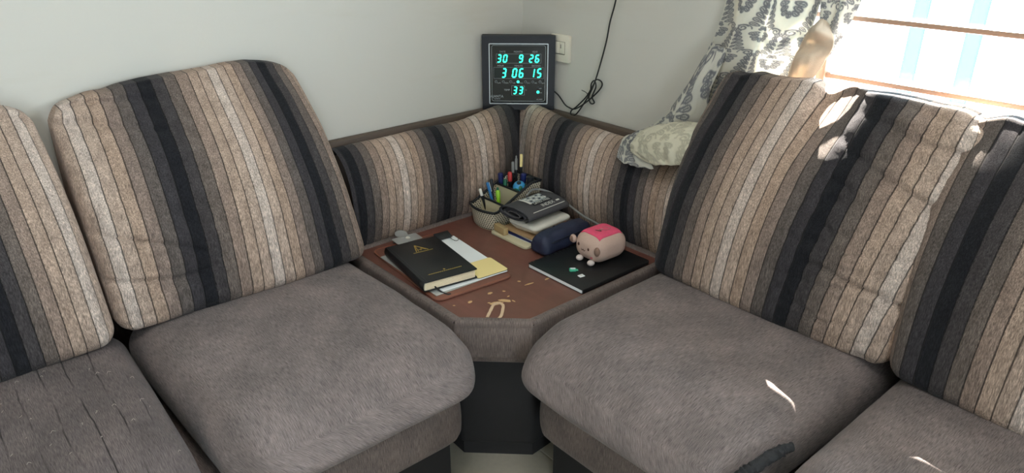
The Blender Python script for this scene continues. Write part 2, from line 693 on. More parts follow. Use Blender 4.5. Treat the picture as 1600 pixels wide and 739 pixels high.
def nz3(x, y, z):
    return noise.noise(Vector((x, y, z)))


def cushion(W, D, H, r, n, warp, uoff=0.0, us=1.0, shear=0.0, zu=0.0):
    """rounded box on a lattice, warped; warp(q, a, b, c) -> world point"""
    mb = MB()
    nx, ny, nz_ = n
    idx = {}
    vs_, uvs, fs = [], [], []
    h = Vector((W / 2, D / 2, H / 2))

    def vid(i, j, k):
        key = (i, j, k)
        if key in idx:
            return idx[key]
        a, b, c = i / nx, j / ny, k / nz_
        p = Vector(((a - .5) * W, (b - .5) * D, (c - .5) * H))
        inner = Vector([max(-(h[q] - r), min(h[q] - r, p[q])) for q in range(3)])
        d = p - inner
        q = inner + d.normalized() * r if d.length > 1e-9 else p
        idx[key] = len(vs_)
        vs_.append(warp(q, a, b, c))
        uvs.append((p.x * us + uoff - shear * c * us + zu * p.z, p.z - p.y))
        return idx[key]

    for i in range(nx):
        for j in range(ny):
            for k, fl in ((0, True), (nz_, False)):
                f = [vid(i, j, k), vid(i + 1, j, k), vid(i + 1, j + 1, k), vid(i, j + 1, k)]
                fs.append(tuple(reversed(f)) if fl else tuple(f))
    for i in range(nx):
        for k in range(nz_):
            for j, fl in ((0, False), (ny, True)):
                f = [vid(i, j, k), vid(i + 1, j, k), vid(i + 1, j, k + 1), vid(i, j, k + 1)]
                fs.append(tuple(reversed(f)) if fl else tuple(f))
    for j in range(ny):
        for k in range(nz_):
            for i, fl in ((0, True), (nx, False)):
                f = [vid(i, j, k), vid(i, j + 1, k), vid(i, j + 1, k + 1), vid(i, j, k + 1)]
                fs.append(tuple(reversed(f)) if fl else tuple(f))
    mb.v, mb.f, mb.uv = vs_, fs, uvs
    return mb


# ================================================================== THE ROOM
T = 0.18


def wall_with_hole(axis, inner, outer, a0, a1, holes):
    """rectangular wall slab with one hole (a0,a1,z0,z1)"""
    mb = MB()
    h0, h1, z0, z1 = holes
    c = (inner + outer) / 2
    th = abs(outer - inner)

    def bx(p0, p1, q0, q1):
        if p1 - p0 <= 1e-6 or q1 - q0 <= 1e-6:
            return
        if axis == 'x':
            mb.box((c, (p0 + p1) / 2, (q0 + q1) / 2), (th, p1 - p0, q1 - q0))
        else:
            mb.box(((p0 + p1) / 2, c, (q0 + q1) / 2), (p1 - p0, th, q1 - q0))
    bx(a0, h0, 0, ZC)
    bx(h1, a1, 0, ZC)
    bx(h0, h1, 0, z0)
    bx(h0, h1, z1, ZC)
    return mb


struct(MB().box(((XN + XW) / 2, YW + T / 2, ZC / 2), (XW - XN + 2 * T, T, ZC)).build('wall_left', M['wall'], smooth=False))
wr = wall_with_hole('x', XW, XW + 0.05, YN - T, YW, (WIN_Y0, WIN_Y1, WIN_Z0, WIN_Z1))
wr2 = wall_with_hole('x', XW + 0.05, XW + T, YN - T, YW, (WIN_Y0 - 0.10, WIN_Y1 + 0.06, WIN_Z0 - 0.02, WIN_Z1 + 0.04))
wr.add(wr2.v, wr2.f)
struct(wr.build('wall_right', M['wall'], smooth=False))
struct(MB().box((XN - T / 2, (YN + YW) / 2, ZC / 2), (T, YW - YN + 2 * T, ZC)).build('wall_near_left', M['wall'], smooth=False))
struct(wall_with_hole('y', YN, YN - T, XN, XW, (DX0, DX1, 0.0, DZ1)).build('wall_near_right', M['wall'], smooth=False))
struct(MB().box(((XN + XW) / 2, (YN + YW) / 2, ZC + 0.06), (XW - XN + 2 * T, YW - YN + 2 * T, 0.12)).build('ceiling', M['ceil'], smooth=False))
fl = struct(MB().box(((XN + XW) / 2, (YN + YW) / 2, -0.06), (XW - XN + 2 * T, YW - YN + 2 * T, 0.11)).build('floor', M['grout'], smooth=False))
tile_me = None
for i in range(7):
    for j in range(8):
        cx, cy = XN + 0.3 + i * 0.6, YN + 0.25 + j * 0.6
        x0, x1 = max(XN, cx - .2985), min(XW, cx + .2985)
        y0, y1 = max(YN, cy - .2985), min(YW, cy + .2985)
        if x1 - x0 < .05 or y1 - y0 < .05:
            continue
        full = x1 - x0 > .596 and y1 - y0 > .596
        if full and tile_me is not None:
            o = bpy.data.objects.new('floor_tile', tile_me)
            COL.objects.link(o)
        else:
            o = MB().box((0, 0, -0.0035), (x1 - x0, y1 - y0, 0.007)).build('floor_tile', M['floor'], bevel=0.001, seg=1)
            if full:
                tile_me = o.data
        o.location = ((x0 + x1) / 2, (y0 + y1) / 2, 0)
        o.parent = fl

# unseen glowing panel added under the ceiling to brighten level surfaces
cl = thing('fill_panel', 'square white fill panel added out of view on the ceiling', 'fill light', (0.1, 0.2, ZC - 0.03))
lf = MB()
for sx, sy, wx, wy in ((-.29, 0, .02, .60), (.29, 0, .02, .60), (0, -.29, .56, .02), (0, .29, .56, .02)):
    lf.box((sx, sy, 0.015), (wx, wy, 0.03))
lf.build('frame', M['white'], cl)
MB().box((0, 0, 0.017), (0.56, 0.56, 0.018)).build('diffuser', emit('fill_panel_glow', (250, 250, 250), 9.0), cl)

# window in the right wall: frame, grille bars, pane
win = bpy.data.objects.new('window_1', None)
COL.objects.link(win)
win.location = (XW, (WIN_Y0 + WIN_Y1) / 2, WIN_Z0)
struct(win)
fx = XW + 0.03
fw_ = 0.03
fr = MB()
for yy in (WIN_Y0 + fw_ / 2, WIN_Y1 - fw_ / 2):
    fr.box((fx, yy, (WIN_Z0 + WIN_Z1) / 2), (0.04, fw_, WIN_Z1 - WIN_Z0))
fr.box((fx, (WIN_Y0 + WIN_Y1) / 2, WIN_Z1 - fw_ / 2), (0.04, WIN_Y1 - WIN_Y0 - fw_, fw_))
fr.box((fx, (WIN_Y0 + WIN_Y1) / 2, WIN_Z0 + fw_ / 2), (0.04, WIN_Y1 - WIN_Y0 - fw_, fw_))
fr.build('window_frame', M['frame'], win, world=True, bevel=0.003)
MB().box((fx, 0.840, (WIN_Z0 + WIN_Z1) / 2), (0.04, 0.022, WIN_Z1 - WIN_Z0 - 2 * fw_)).build('mullion', M['frame'], win, world=True, bevel=0.003)
for k in range(8):
    z = 0.985 + 0.1335 * k
    if z > WIN_Z1 - 0.04:
        break
    MB().box((XW + 0.022, (WIN_Y0 + WIN_Y1) / 2, z), (0.012, WIN_Y1 - WIN_Y0 - 0.03, 0.0115)).build('grille_bar', M['frame'], win, world=True, bevel=0.002)
MB().box((XW + 0.05, (WIN_Y0 + WIN_Y1) / 2, (WIN_Z0 + WIN_Z1) / 2), (0.004, WIN_Y1 - WIN_Y0 - 0.02, WIN_Z1 - WIN_Z0 - 0.02)).build('pane', M['pane'], win, world=True)
# concrete sunshade over the window outside
SH_D = 0.575
sh = MB().box((XW + T + SH_D / 2 - 0.02, 0.0, 2.100), (SH_D, 4.6, 0.08)).build('trim_1', M['slab'], bevel=0.006)
struct(sh)
# cyan plastic strips outside
for (y, lab) in ((1.525, 'pale cyan plastic strip hanging outside the window, nearer the curtain'),
                 (1.265, 'pale cyan plastic strip hanging outside the window, farther from the curtain')):
    s = MB()
    s.grid(lambda u, v, y=y: Vector((4.0 + 0.006 * math.sin(v * 9 + y), y + (u - .5) * 0.075, -0.45 + v * 2.7)), 4, 30)
    tag(s.build('plastic_strip', M['cyan'], base=(4.0, y, -0.45), solid=0.004), lab, 'plastic strip', 'cyan strips outside the window')


# ================================================================== SOFAS
def place_left(cx, cy):
    return lambda x, y, z: Vector((cx + x, cy + y, z))


def place_right(cx, cy):
    return lambda x, y, z: Vector((cx + y, cy - x, z))


def back_cushion(side, cx, cy, W, H, z0, uoff, seed, label, lean=0.105, skew_l=0.0, skew_r=0.0, group=None, tops=(0, 0, 0), thick=0.20, pk=1.0, rnd=0.05, us=1.0, shear=0.0, dip=None):
    P = place_left(cx, cy) if side == 'L' else place_right(cx, cy)
    D = thick

    def warp(q, a, b, c):
        x, y, z = q
        xn = 2 * x / W
        zn = z / H + 0.5
        # thinner at the top, fuller below the middle
        y *= 1.0 - 0.48 * sm(0.35, 1.0, zn)
        fwd = 1 - b
        bul = max(0, 1 - abs(xn) ** 2.6) * math.sin(PI * min(1, max(0, 0.08 + 0.86 * zn))) ** 0.8
        y -= 0.040 * bul * fwd
        y += 0.012 * bul * b
        y += lean * (zn - 0.25)
        y += rnd * (1 - (0.7 * sm(-0.1, 0.6, xn) if side == 'R' else 0)) * sm(0.62, 1.0, zn) ** 1.5 * fwd
        # soft crown of the top edge
        top = sm(0.55, 1.0, zn)
        z += top * (tops[0] * (1 - (xn + 1) / 2) ** 2 + tops[2] * ((xn + 1) / 2) ** 2 + tops[1] * (1 - xn * xn))
        z -= 0.010 * top * abs(xn) ** 4
        if dip:
            z -= dip[2] * top * math.exp(-((x - dip[0]) / dip[1]) ** 2)
            y += 0.050 * sm(0.68, 1.0, zn) * math.exp(-((x - dip[0] - 0.035) / 0.05) ** 2) * fwd
        z += 0.006 * top * nz3(x * 9, seed, 1.0)
        # sides
        x += skew_l * zn * max(0, -xn) + skew_r * zn * max(0, xn)
        x *= 1 + 0.018 * math.sin(PI * zn)
        # broad lumps
        y += 0.006 * nz3(x * 6 + seed, z * 6, 3.0) * fwd
        # pulled creases: sideways folds on the outer part and puckers at the top corners
        side_m = sm(-0.05, 0.6, -xn if side == 'L' else xn)
        cre = nz3(x * 3.5 + seed, z * 15 + x * 3, 7.0)
        y += 0.012 * pk * side_m * math.exp(-(cre / 0.10) ** 2) * fwd * sm(0.08, 0.25, zn)
        cre = nz3(x * 5 + seed, z * 27 - x * 3, 17.0)
        y += 0.005 * pk * side_m * math.exp(-(cre / 0.1) ** 2) * fwd
        puck = sm(0.62, 0.97, zn) * sm(0.35, 0.85, abs(xn))
        y += 0.014 * pk * puck * nz3(x * 20 + seed * 3, z * 14, 1.0) * fwd
        z += 0.008 * pk * puck * nz3(x * 24 + seed, z * 9, 5.0)
        pf = sm(0.5, 0.9, zn) * (1 - abs(xn))
        y += (0.010 if side == 'L' else 0.003) * pk * pf * nz3(x * 26 + seed, z * 2, 9.0) * fwd
        # seams: each stripe is a shallow rib
        fs = ((q.x * us + uoff - shear * c * us) / ST) % 1.0
        e = min(fs, 1 - fs)
        y += 0.0016 * fwd * (1 - sm(0.0, 0.16, e))
        return P(x, y, z0 + H / 2 + z)

    nx = int(W / 0.0044)
    mb = cushion(W, D, H, 0.040, (nx, 20, 72), warp, uoff, us, shear)
    base = P(0, 0, z0)
    o = mb.build('back_cushion', M['striped'], base=tuple(base), angle=180)
    return tag(o, label, 'cushion', group or 'striped back cushions of the corner sofa')


BK = 'striped back cushions of the corner sofa'
# black stripe occupies u in [0, ST); uoff = -(x of black start - cx)
back_cushion('L', 0.585, 1.740, 0.635, 0.512, 0.470, -(0.460 - 0.585), 1.3,
             'wide striped back cushion standing on the left seat beside the corner table', tops=(-0.022, 0.012, 0.004), skew_l=0.0, skew_r=-0.075, us=0.95)
back_cushion('L', -0.06, 1.720, 0.64, 0.512, 0.470, -(0.062 + 0.06), 4.1,
             'striped back cushion cut off by the left edge of the photo', tops=(0.0, 0.01, -0.006), skew_r=-0.03)
back_cushion('R', 1.522, 0.765, 0.62, 0.494, 0.470, -(0.765 - 1.050) * 0.913, 8.7,
             'striped back cushion under the window and the curtain, sunlit along its top', tops=(0.012, 0.016, 0.026), skew_l=0.03, skew_r=0.03, us=0.913, shear=0.045, dip=(-0.003, 0.026, 0.026), lean=0.085)
back_cushion('R', 1.507, 0.142, 0.63, 0.502, 0.470, -(0.142 - 0.395) * 0.92, 2.2,
             'striped back cushion cut off by the right edge of the photo', tops=(0.014, 0.014, 0.0), skew_l=-0.02, us=0.92, shear=0.03, lean=0.085)


def seat_cushion(side, cx, cy, W, D, z0, H, seed, mat, label, taper_l=0.0, taper_r=0.0, crown=0.018):
    """local: front at -y"""
    P = place_left(cx, cy) if side == 'L' else place_right(cx, cy)

    def warp(q, a, b, c):
        x, y, z = q
        xn, yn, zn = 2 * x / W, 2 * y / D, z / H + .5
        z += crown * (1 - xn ** 4) * (1 - abs(yn) ** 3) * zn
        front = sm(0.35, 1.0, -yn)
        # waterfall front: bulges forward at mid height, tucks under below, top edge rolls over
        y -= 0.020 * front * math.sin(PI * zn) * (1 - abs(xn) ** 5)
        z -= 0.030 * sm(0.55, 1.0, -yn) * zn
        y += 0.035 * sm(0.6, 0.0, zn) * sm(0.8, 1.0, -yn)
        # rounded plan corners at the front
        y += 0.045 * sm(0.62, 1.0, abs(xn)) ** 2 * front
        x *= 1 + 0.010 * math.sin(PI * zn)
        ft = 0.5 - yn / 2
        x += taper_l * ft * max(0, -xn) + taper_r * ft * max(0, xn)
        z += 0.005 * nz3(x * 5 + seed, y * 5, seed) * zn
        z += 0.0022 * nz3(x * 16 + seed, y * 12, seed + 4) * zn
        # drag lines on the front roll
        y += 0.004 * front * nz3(x * 4 + seed, z * 34 + x * 3, 2.0)
        return P(x, y, z0 + H / 2 + z)

    mb = cushion(W, D, H, 0.062, (64, 60, 22), warp, zu=0.8)
    base = P(0, 0, z0)
    o = mb.build('seat_cushion', mat, base=tuple(base), angle=180)
    return tag(o, label, 'cushion', 'taupe seat cushions of the corner sofa')


sl1 = seat_cushion('L', 0.582, 1.405, 0.592, 0.66, 0.318, 0.150, 2.0, M['seat'],
                   'taupe seat cushion left of the brown corner table', taper_l=0.02)
sl2 = seat_cushion('L', -0.03, 1.405, 0.62, 0.66, 0.318, 0.146, 5.0, M['seat2'],
                   'worn dark seat cushion specked with lint at the left edge of the photo', taper_r=-0.02)
sr1 = seat_cushion('R', 1.25, 0.772, 0.618, 0.66, 0.318, 0.150, 9.0, M['seat'],
                   'taupe seat cushion right of the corner table, with a torn front corner', taper_r=-0.03)
sr2 = seat_cushion('R', 1.25, 0.130, 0.635, 0.66, 0.318, 0.150, 12.0, M['seat'],
                   'taupe seat cushion at the right edge of the photo, lit by the window')


def sofa(side, name, label, cx, cy, W, FR, BF):
    P = place_left(cx, cy) if side == 'L' else place_right(cx, cy)
    b = P(0, 0, 0)
    root = thing(name, label, 'sofa', tuple(b))

    def solid(nm, x0, x1, y0, y1, z0, z1, mat, r=0.01, bulge=0.0, n=(40, 12, 12)):
        Wd, Dd, Hd = x1 - x0, y1 - y0, z1 - z0

        def warp(q, a, b_, c):
            x, y, z = q
            y -= bulge * sm(0.0, 1.0, -2 * y / Dd) * math.sin(PI * (z / Hd + .5))
            return P((x0 + x1) / 2 + x, (y0 + y1) / 2 + y, (z0 + z1) / 2 + z)
        return cushion(Wd, Dd, Hd, r, n, warp).build(nm, mat, root, world=True, angle=60)
    hw = W / 2
    solid('base_roll', -hw, hw, FR, 0.30, 0.145, 0.316, M['basef'], 0.05, 0.012)
    solid('plinth', -hw + 0.02, hw - 0.02, FR + 0.045, 0.36, 0.0, 0.15, M['plinth'], 0.004)
    solid('back_frame', -hw, hw, BF, BF + 0.045, 0.13, 0.72, M['basef'], 0.012)
    return root


sofa('L', 'sofa', 'taupe sofa base along the wall left of the corner table', 0.262, 1.405, 1.206, -0.245, 0.425)
sofa('R', 'sofa', 'taupe sofa base along the window wall right of the corner table', 1.25, 0.446, 1.24, -0.250, 0.38)

# torn front corner of the right-hand seat cushion
tr_ = MB()
path = bez([(1.09, 0.474, 0.452), (1.06, 0.478, 0.455), (1.03, 0.483, 0.455), (0.985, 0.490, 0.449), (0.955, 0.502, 0.435), (0.938, 0.516, 0.410)], 8)
rs_ = [0.007 + 0.007 * abs(nz3(i * 0.7, 2, 3)) + 0.006 * math.sin(PI * i / (len(path) - 1)) for i in range(len(path))]
path = [path[int(i * (len(path) - 1) / 60)].lerp(path[min(len(path) - 1, int(i * (len(path) - 1) / 60) + 1)], (i * (len(path) - 1) / 60) % 1) for i in range(61)]
rs_ = [0.005 + 0.006 * abs(nz3(i * 0.35, 2, 3)) + 0.006 * math.sin(PI * i / 60) for i in range(61)]
tr_.tube(path, 0.012, 14, rs=rs_)
tr_.v = [(x + 0.004 * nz3(x * 120, y * 120, z * 120), y + 0.004 * nz3(x * 120, z * 120, 5), z + 0.003 * nz3(y * 150, x * 150, 9) - 0.003) for x, y, z in tr_.v]
tr_.build('torn_flap', M['torn'], sr1, world=True)['label'] = 'dark ragged torn fabric edge'
fo = MB()
fo.ell((0.955, 0.487, 0.432), (0.022, 0.012, 0.013), 14, 8)
fo.v = [(x + 0.003 * nz3(x * 90, y * 90, z * 90), y + 0.003 * nz3(x * 90, z * 90, 4), z + 0.002 * nz3(y * 90, x * 90, 8)) for x, y, z in fo.v]
fo.build('foam', M['foam'], sr1, world=True)['label'] = 'yellowed foam showing through the tear'
# lint on the worn cushion
li = MB()
for k in range(60):
    x = random.uniform(-0.15, 0.25)
    y = random.uniform(1.16, 1.58)
    if y > 1.58 - 0.2 * abs(x - 0.1):
        continue
    a = random.uniform(0, PI)
    L = random.uniform(0.0015, 0.0055)
    z = 0.4815 - 0.03 * sm(1.30, 1.12, y)
    li.tube(bez([(x, y, z), (x + L * math.cos(a), y + L * math.sin(a), z + 0.002), (x + L * 1.6 * math.cos(a + .6), y + L * 1.6 * math.sin(a + .6), z)], 3), 0.0005, 4)
lo = li.build('lint', M['lint'], sl2, world=True)
lo['kind'] = 'stuff'

# ------------------------------------------------------------------ corner unit with table
CT = (1.2, 1.42, 0.0)
cu = thing('corner_table_unit', 'upholstered corner unit with a brown tabletop between the two sofas', 'corner table', CT)
ZT = 0.45
XA, YB = 0.905, 1.118          # inner edges of the tabletop
outer = [(0.886, 1.224), (1.020, 1.098), (1.66, 1.098), (1.66, 1.86), (0.886, 1.86)]
inner_ = [(0.908, 1.236), (1.030, 1.120), (1.60, 1.120), (1.60, 1.80), (0.908, 1.80)]
MB().prism(inner_, ZT - 0.02, ZT).build('tabletop', M['table'], cu, world=True, bevel=0.0015, seg=1)
# padded rim around it
rim_path = [(0.897, 1.80), (0.897, 1.231), (1.0255, 1.1095), (1.60, 1.1095)]


def rim_piece(p0, p1):
    p0, p1 = Vector((*p0, 0)), Vector((*p1, 0))
    d = (p1 - p0)
    L = d.length
    d.normalize()
    nrm = Vector((-d.y, d.x, 0))          # towards the table centre
    prof = [(-0.013, -0.06), (-0.0145, -0.02), (-0.0135, 0.000), (-0.0095, 0.0055), (-0.002, 0.0065), (0.006, 0.0055), (0.0115, 0.0015), (0.0125, -0.010)]
    mb = MB()

    def fn(s, t):
        k = t * (len(prof) - 1)
        i = min(int(k), len(prof) - 2)
        f = k - i
        o_, z_ = [prof[i][q] * (1 - f) + prof[i + 1][q] * f for q in (0, 1)]
        p = p0 + d * (L * s) + nrm * o_
        return Vector((p.x, p.y, ZT + z_))
    p0 = p0 - d * 0.004
    L += 0.008
    mb.grid(fn, max(4, int(L / 0.02)), 21, lambda s, t: (L * s, t * 0.09))
    return mb.build('padded_rim', M['basef'], cu, world=True, angle=180)


for a, b in zip(rim_path[:-1], rim_path[1:]):
    rim_piece(a, b)
rim_piece((1.52, 1.729), (0.905, 1.729))
rim_piece((1.529, 1.112), (1.529, 1.715))

# front upholstered panel (three facets), rolling under, and the recessed base below
fp = [(0.886, 1.70), (0.886, 1.226), (1.019, 1.0985), (1.56, 1.0985)]


def offset_pt(p, d):
    # move along the diagonal towards the corner of the room
    return (p[0] + d * 0.72, p[1] + d * 0.69)


prof = [(0.0, ZT - 0.004), (-0.006, ZT - 0.03), (-0.008, ZT - 0.06), (-0.004, ZT - 0.09), (0.006, ZT - 0.112), (0.022, ZT - 0.125), (0.05, ZT - 0.13)]
segs = list(zip(fp[:-1], fp[1:]))
for (a, b) in segs:
    L = math.dist(a, b)
    mb = MB()

    def fn(s, t, a=a, b=b):
        k = t * (len(prof) - 1)
        i = min(int(k), len(prof) - 2)
        f = k - i
        d_, z_ = [prof[i][q] * (1 - f) + prof[i + 1][q] * f for q in (0, 1)]
        p = (a[0] + (b[0] - a[0]) * s, a[1] + (b[1] - a[1]) * s)
        p = offset_pt(p, d_ * 1.3)
        return Vector((p[0], p[1], z_))
    mb.grid(fn, max(6, int(L / 0.02)), 24, lambda s, t, L=L: (L * s, t * 0.16))
    mb.build('front_panel', M['basef'], cu, world=True, angle=180)
lower = [offset_pt((0.886, 1.226), 0.055), offset_pt((1.019, 1.0985), 0.055), (1.60, 1.15), (1.60, 1.82), (0.94, 1.82)]
lb = MB().prism(lower, 0.05, ZT - 0.10)
lb.build('lower_panel', M['plinth'], cu, world=True, bevel=0.008)
lower2 = [offset_pt((0.886, 1.226), 0.075), offset_pt((1.019, 1.0985), 0.075), (1.60, 1.18), (1.60, 1.80), (0.96, 1.80)]
MB().prism(lower2, 0.0, 0.052).build('plinth', M['plinth'], cu, world=True)


# curved back rests along both walls, mitred in the corner
BPROF = [(0.022, 0.60), (0.030, 0.690), (0.044, 0.722), (0.070, 0.734), (0.105, 0.724), (0.138, 0.693), (0.160, 0.645),
         (0.170, 0.590), (0.170, 0.535), (0.160, 0.485), (0.146, 0.452), (0.135, 0.44)]
BPATH = bez([(d, z, 0) for d, z in BPROF], 4)


def bolster(side, a0, uoff):
    """runs along the wall from a0 to the mitre in the corner"""
    end = XW if side == 'L' else YW
    mb = MB()
    nv = len(BPATH) - 1
    L = end - a0

    def fn(s, t):
        p = BPATH[int(round(t * nv))]
        d, z = p.x, p.y
        k = 1 - 0.40 * sm(0.84, 1.0, s) ** 2
        d2 = 0.03 + (d - 0.03) * k
        a_end = end - d2 - 0.002
        # rolls into the seam
        a = a0 + s * (a_end - a0)
        fs = ((a + uoff) / ST) % 1.0
        e = min(fs, 1 - fs)
        d2 -= 0.0022 * (1 - sm(0.0, 0.2, e))
        d2 += 0.004 * nz3(a * 8, z * 7, 2.0 if side == 'L' else 6.0)
        z += 0.004 * nz3(a * 7, 3.0, 1.0) + 0.024 * sm(0.6, 0.95, s) * sm(0.62, 0.72, z)
        if side == 'L':
            return Vector((a, YW - d2, z))
        return Vector((XW - d2, a, z))
    mb.grid(fn, 170, nv, lambda s, t: (a0 + s * (end - a0 - 0.03 - 0.70 * (BPATH[int(round(t * nv))].x - 0.03)) + uoff, t * 0.42))
    if side == 'R':
        mb.f = [tuple(reversed(f)) for f in mb.f]
    return mb.build('backrest_roll', M['striped'], cu, world=True, angle=180)


bolster('L', 0.91, -0.925)
bolster('R', 1.085, -1.255)
# frame board behind the rolls
MB().box(((0.89 + XW) / 2 - 0.002, YW - 0.017, 0.55), (XW - 0.894, 0.030, 0.375)).build('back_board', M['railf'], cu, world=True, bevel=0.004)
MB().box((XW - 0.017, (1.09 + YW - 0.034) / 2, 0.55), (0.030, YW - 0.034 - 1.09, 0.375)).build('back_board', M['railf'], cu, world=True, bevel=0.004)
# corner filler the clock stands on
MB().prism([(1.595, YW - 0.034), (XW - 0.034, 1.795), (XW - 0.034, YW - 0.034)], 0.60, 0.7375).build('corner_block', M['railf'], cu, world=True)

# worn spots on the tabletop, down to bare wood
worn = [(1.020, 1.232, .018, .0075, 20), (1.045, 1.229, .016, .006, -10), (1.041, 1.283, .007, .0045, 40), (1.075, 1.268, .004, .003, 0),
        (0.975, 1.280, .007, .0045, 60), (1.140, 1.283, .0045, .003, 0), (1.150, 1.255, .013, .0025, 35), (1.205, 1.245, .010, .003, 50),
        (1.066, 1.240, .004, .002, 50), (1.008, 1.246, .004, .002, 10), (1.06, 1.213, .006, .002, -40), (0.934, 1.292, .003, .002, 0), (1.12, 1.35, .003, .002, 0)]
for (x, y, rx, ry, a) in worn:
    pts = []
    for i in range(14):
        t = 2 * PI * i / 14
        q = 1 + 0.35 * nz3(math.cos(t) * 2 + x * 50, math.sin(t) * 2 + y * 50, 1)
        px, py = rx * q * math.cos(t), ry * q * math.sin(t)
        ca, sa = math.cos(R(a - 45)), math.sin(R(a - 45))
        pts.append((x + px * ca - py * sa, y + px * sa + py * ca))
    MB().prism(pts, ZT - 0.0005, ZT + 0.0004).build('worn_patch', M['worn'], cu, world=True, smooth=False)

# ================================================================== CURTAIN
def damask(U, V, cw=0.20, ch=0.34):
    """dark leaf-scroll medallions on a plain ground, half-drop repeat; U,V arrays in metres -> 0..1"""
    strokes = []   # list of (points Nx2, width)

    def arc(cx, cy, r, a0, a1, w0, sq=1.0, n=14):
        t = np.radians(np.linspace(a0, a1, n))
        strokes.append((np.stack([cx + r * np.cos(t), cy + r * sq * np.sin(t)], 1), w0))

    def spiral(cx, cy, r0, r1, a0, a1, w0, n=26):
        t = np.radians(np.linspace(a0, a1, n))
        r = np.linspace(r0, r1, n)
        strokes.append((np.stack([cx + r * np.cos(t), cy + r * np.sin(t)], 1), w0))

    def petal(cx, cy, rot, L, B, w0):
        """teardrop outline with a centre vein, pointing along rot"""
        t = np.linspace(0, 2 * np.pi, 20)
        lx = L * 0.5 * (1 - np.cos(t))
        ly = B * np.sin(t) * (0.45 + 0.55 * lx / L)
        ca, sa = math.cos(math.radians(rot)), math.sin(math.radians(rot))
        strokes.append((np.stack([cx + lx * ca - ly * sa, cy + lx * sa + ly * ca], 1), w0))
        vx = np.linspace(0.35, 0.8, 4) * L
        strokes.append((np.stack([cx + vx * ca, cy + vx * sa], 1), w0 * 0.9))

    for sgn in (1, -1):
        rt = (lambda a: a if sgn > 0 else 180 - a)
        # plume: leaves fanning out on each side of the axis, shorter towards the tip
        for k in range(6):
            y = 0.020 + 0.024 * k
            petal(sgn * (0.020 - 0.002 * k), y, rt(28 + 9 * k), 0.040 - 0.003 * k, 0.011, 0.0030)
        for k in range(4):
            petal(sgn * 0.006, 0.030 + 0.028 * k, rt(60), 0.022, 0.007, 0.0022)
        # five-petal flower at the heart
        for k in range(3):
            petal(0, 0.002, rt(18 + 72 * k - 36), 0.018, 0.008, 0.0024)
        # lower leaves
        for k in range(3):
            petal(sgn * 0.010, -0.022 - 0.016 * k, rt(-18 - 16 * k), 0.036 - 0.006 * k, 0.010, 0.0030)
        # side scrolls
        spiral(sgn * 0.074, 0.004, 0.021, 0.005, 150 if sgn > 0 else 30, (150 - 520) if sgn > 0 else (30 + 520), 0.0034)
        spiral(sgn * 0.066, -0.006, 0.034, 0.026, 40 if sgn > 0 else 140, 170 if sgn > 0 else 10, 0.0026)
    petal(0, 0.150, 90, 0.034, 0.011, 0.0030)
    petal(0, -0.055, -90, 0.028, 0.009, 0.0028)
    row = np.floor(V / ch + 0.5)
    out = np.zeros_like(U)
    # two half-drop lattices
    for du, dv in ((0, 0), (cw / 2, ch / 2)):
        u = (U + du + cw / 2) % cw - cw / 2
        v = (V + dv + ch / 2) % ch - ch / 2
        best = np.full(U.shape, 9.0)
        for pts, w0 in strokes:
            lo = pts.min(0) - 0.006
            hi = pts.max(0) + 0.006
            msk = (u > lo[0]) & (u < hi[0]) & (v > lo[1]) & (v < hi[1])
            if not msk.any():
                continue
            uu, vv = u[msk], v[msk]
            a, b = pts[:-1], pts[1:]
            ab = b - a
            l2 = (ab ** 2).sum(1) + 1e-12
            ap0 = uu[:, None] - a[None, :, 0]
            ap1 = vv[:, None] - a[None, :, 1]
            t = np.clip((ap0 * ab[None, :, 0] + ap1 * ab[None, :, 1]) / l2, 0, 1)
            d = np.sqrt((ap0 - t * ab[None, :, 0]) ** 2 + (ap1 - t * ab[None, :, 1]) ** 2)
            d = d.min(1) / w0
            best[msk] = np.minimum(best[msk], d)
        out = np.maximum(out, np.clip((1.3 - best) / 0.6, 0, 1))
    return out


CUR = (1.61, 0.95, 0.75)
cur = thing('curtain', 'cream curtain with grey damask print bunched beside the window', 'curtain', CUR)


def ctrl(rows):
    """rows: list of polylines (same count) -> bicubic-ish surface s across, t down"""
    rws = [bez(r, 10) for r in rows]

    def fn(s, t):
        k = t * (len(rws) - 1)
        i = min(int(k), len(rws) - 2)
        f = k - i

        def at(j):
            j = max(0, min(len(rws) - 1, j))
            r_ = rws[j]
            q = s * (len(r_) - 1)
            m_ = min(int(q), len(r_) - 2)
            return r_[m_].lerp(r_[m_ + 1], q - m_)
        a, b, c, d = at(i - 1), at(i), at(i + 1), at(i + 2)
        return 0.5 * ((2 * b) + (c - a) * f + (2 * a - 5 * b + 4 * c - d) * f * f + (3 * b - a - 3 * c + d) * f ** 3)
    return fn


def cloth(name, fn, nu, nv, mat, us, vs_, u0=0.0, v0=0.0, printed=True, wob=0.0):
    mb = MB()
    f2 = fn if not wob else (lambda s, t: fn(s, t) + Vector((wob * nz3(s * 9, t * 9, 1.0), wob * nz3(s * 9, t * 9, 5.0), wob * nz3(s * 9, t * 9, 9.0))))
    mb.grid(f2, nu, nv, lambda s, t: (u0 + s * us, v0 - t * vs_))
    uv = np.array(mb.uv)
    mb.col = damask(uv[:, 0], uv[:, 1]) if printed else np.zeros(len(mb.v))
    return mb.build(name, mat, cur, world=True, angle=180, solid=0.0025)


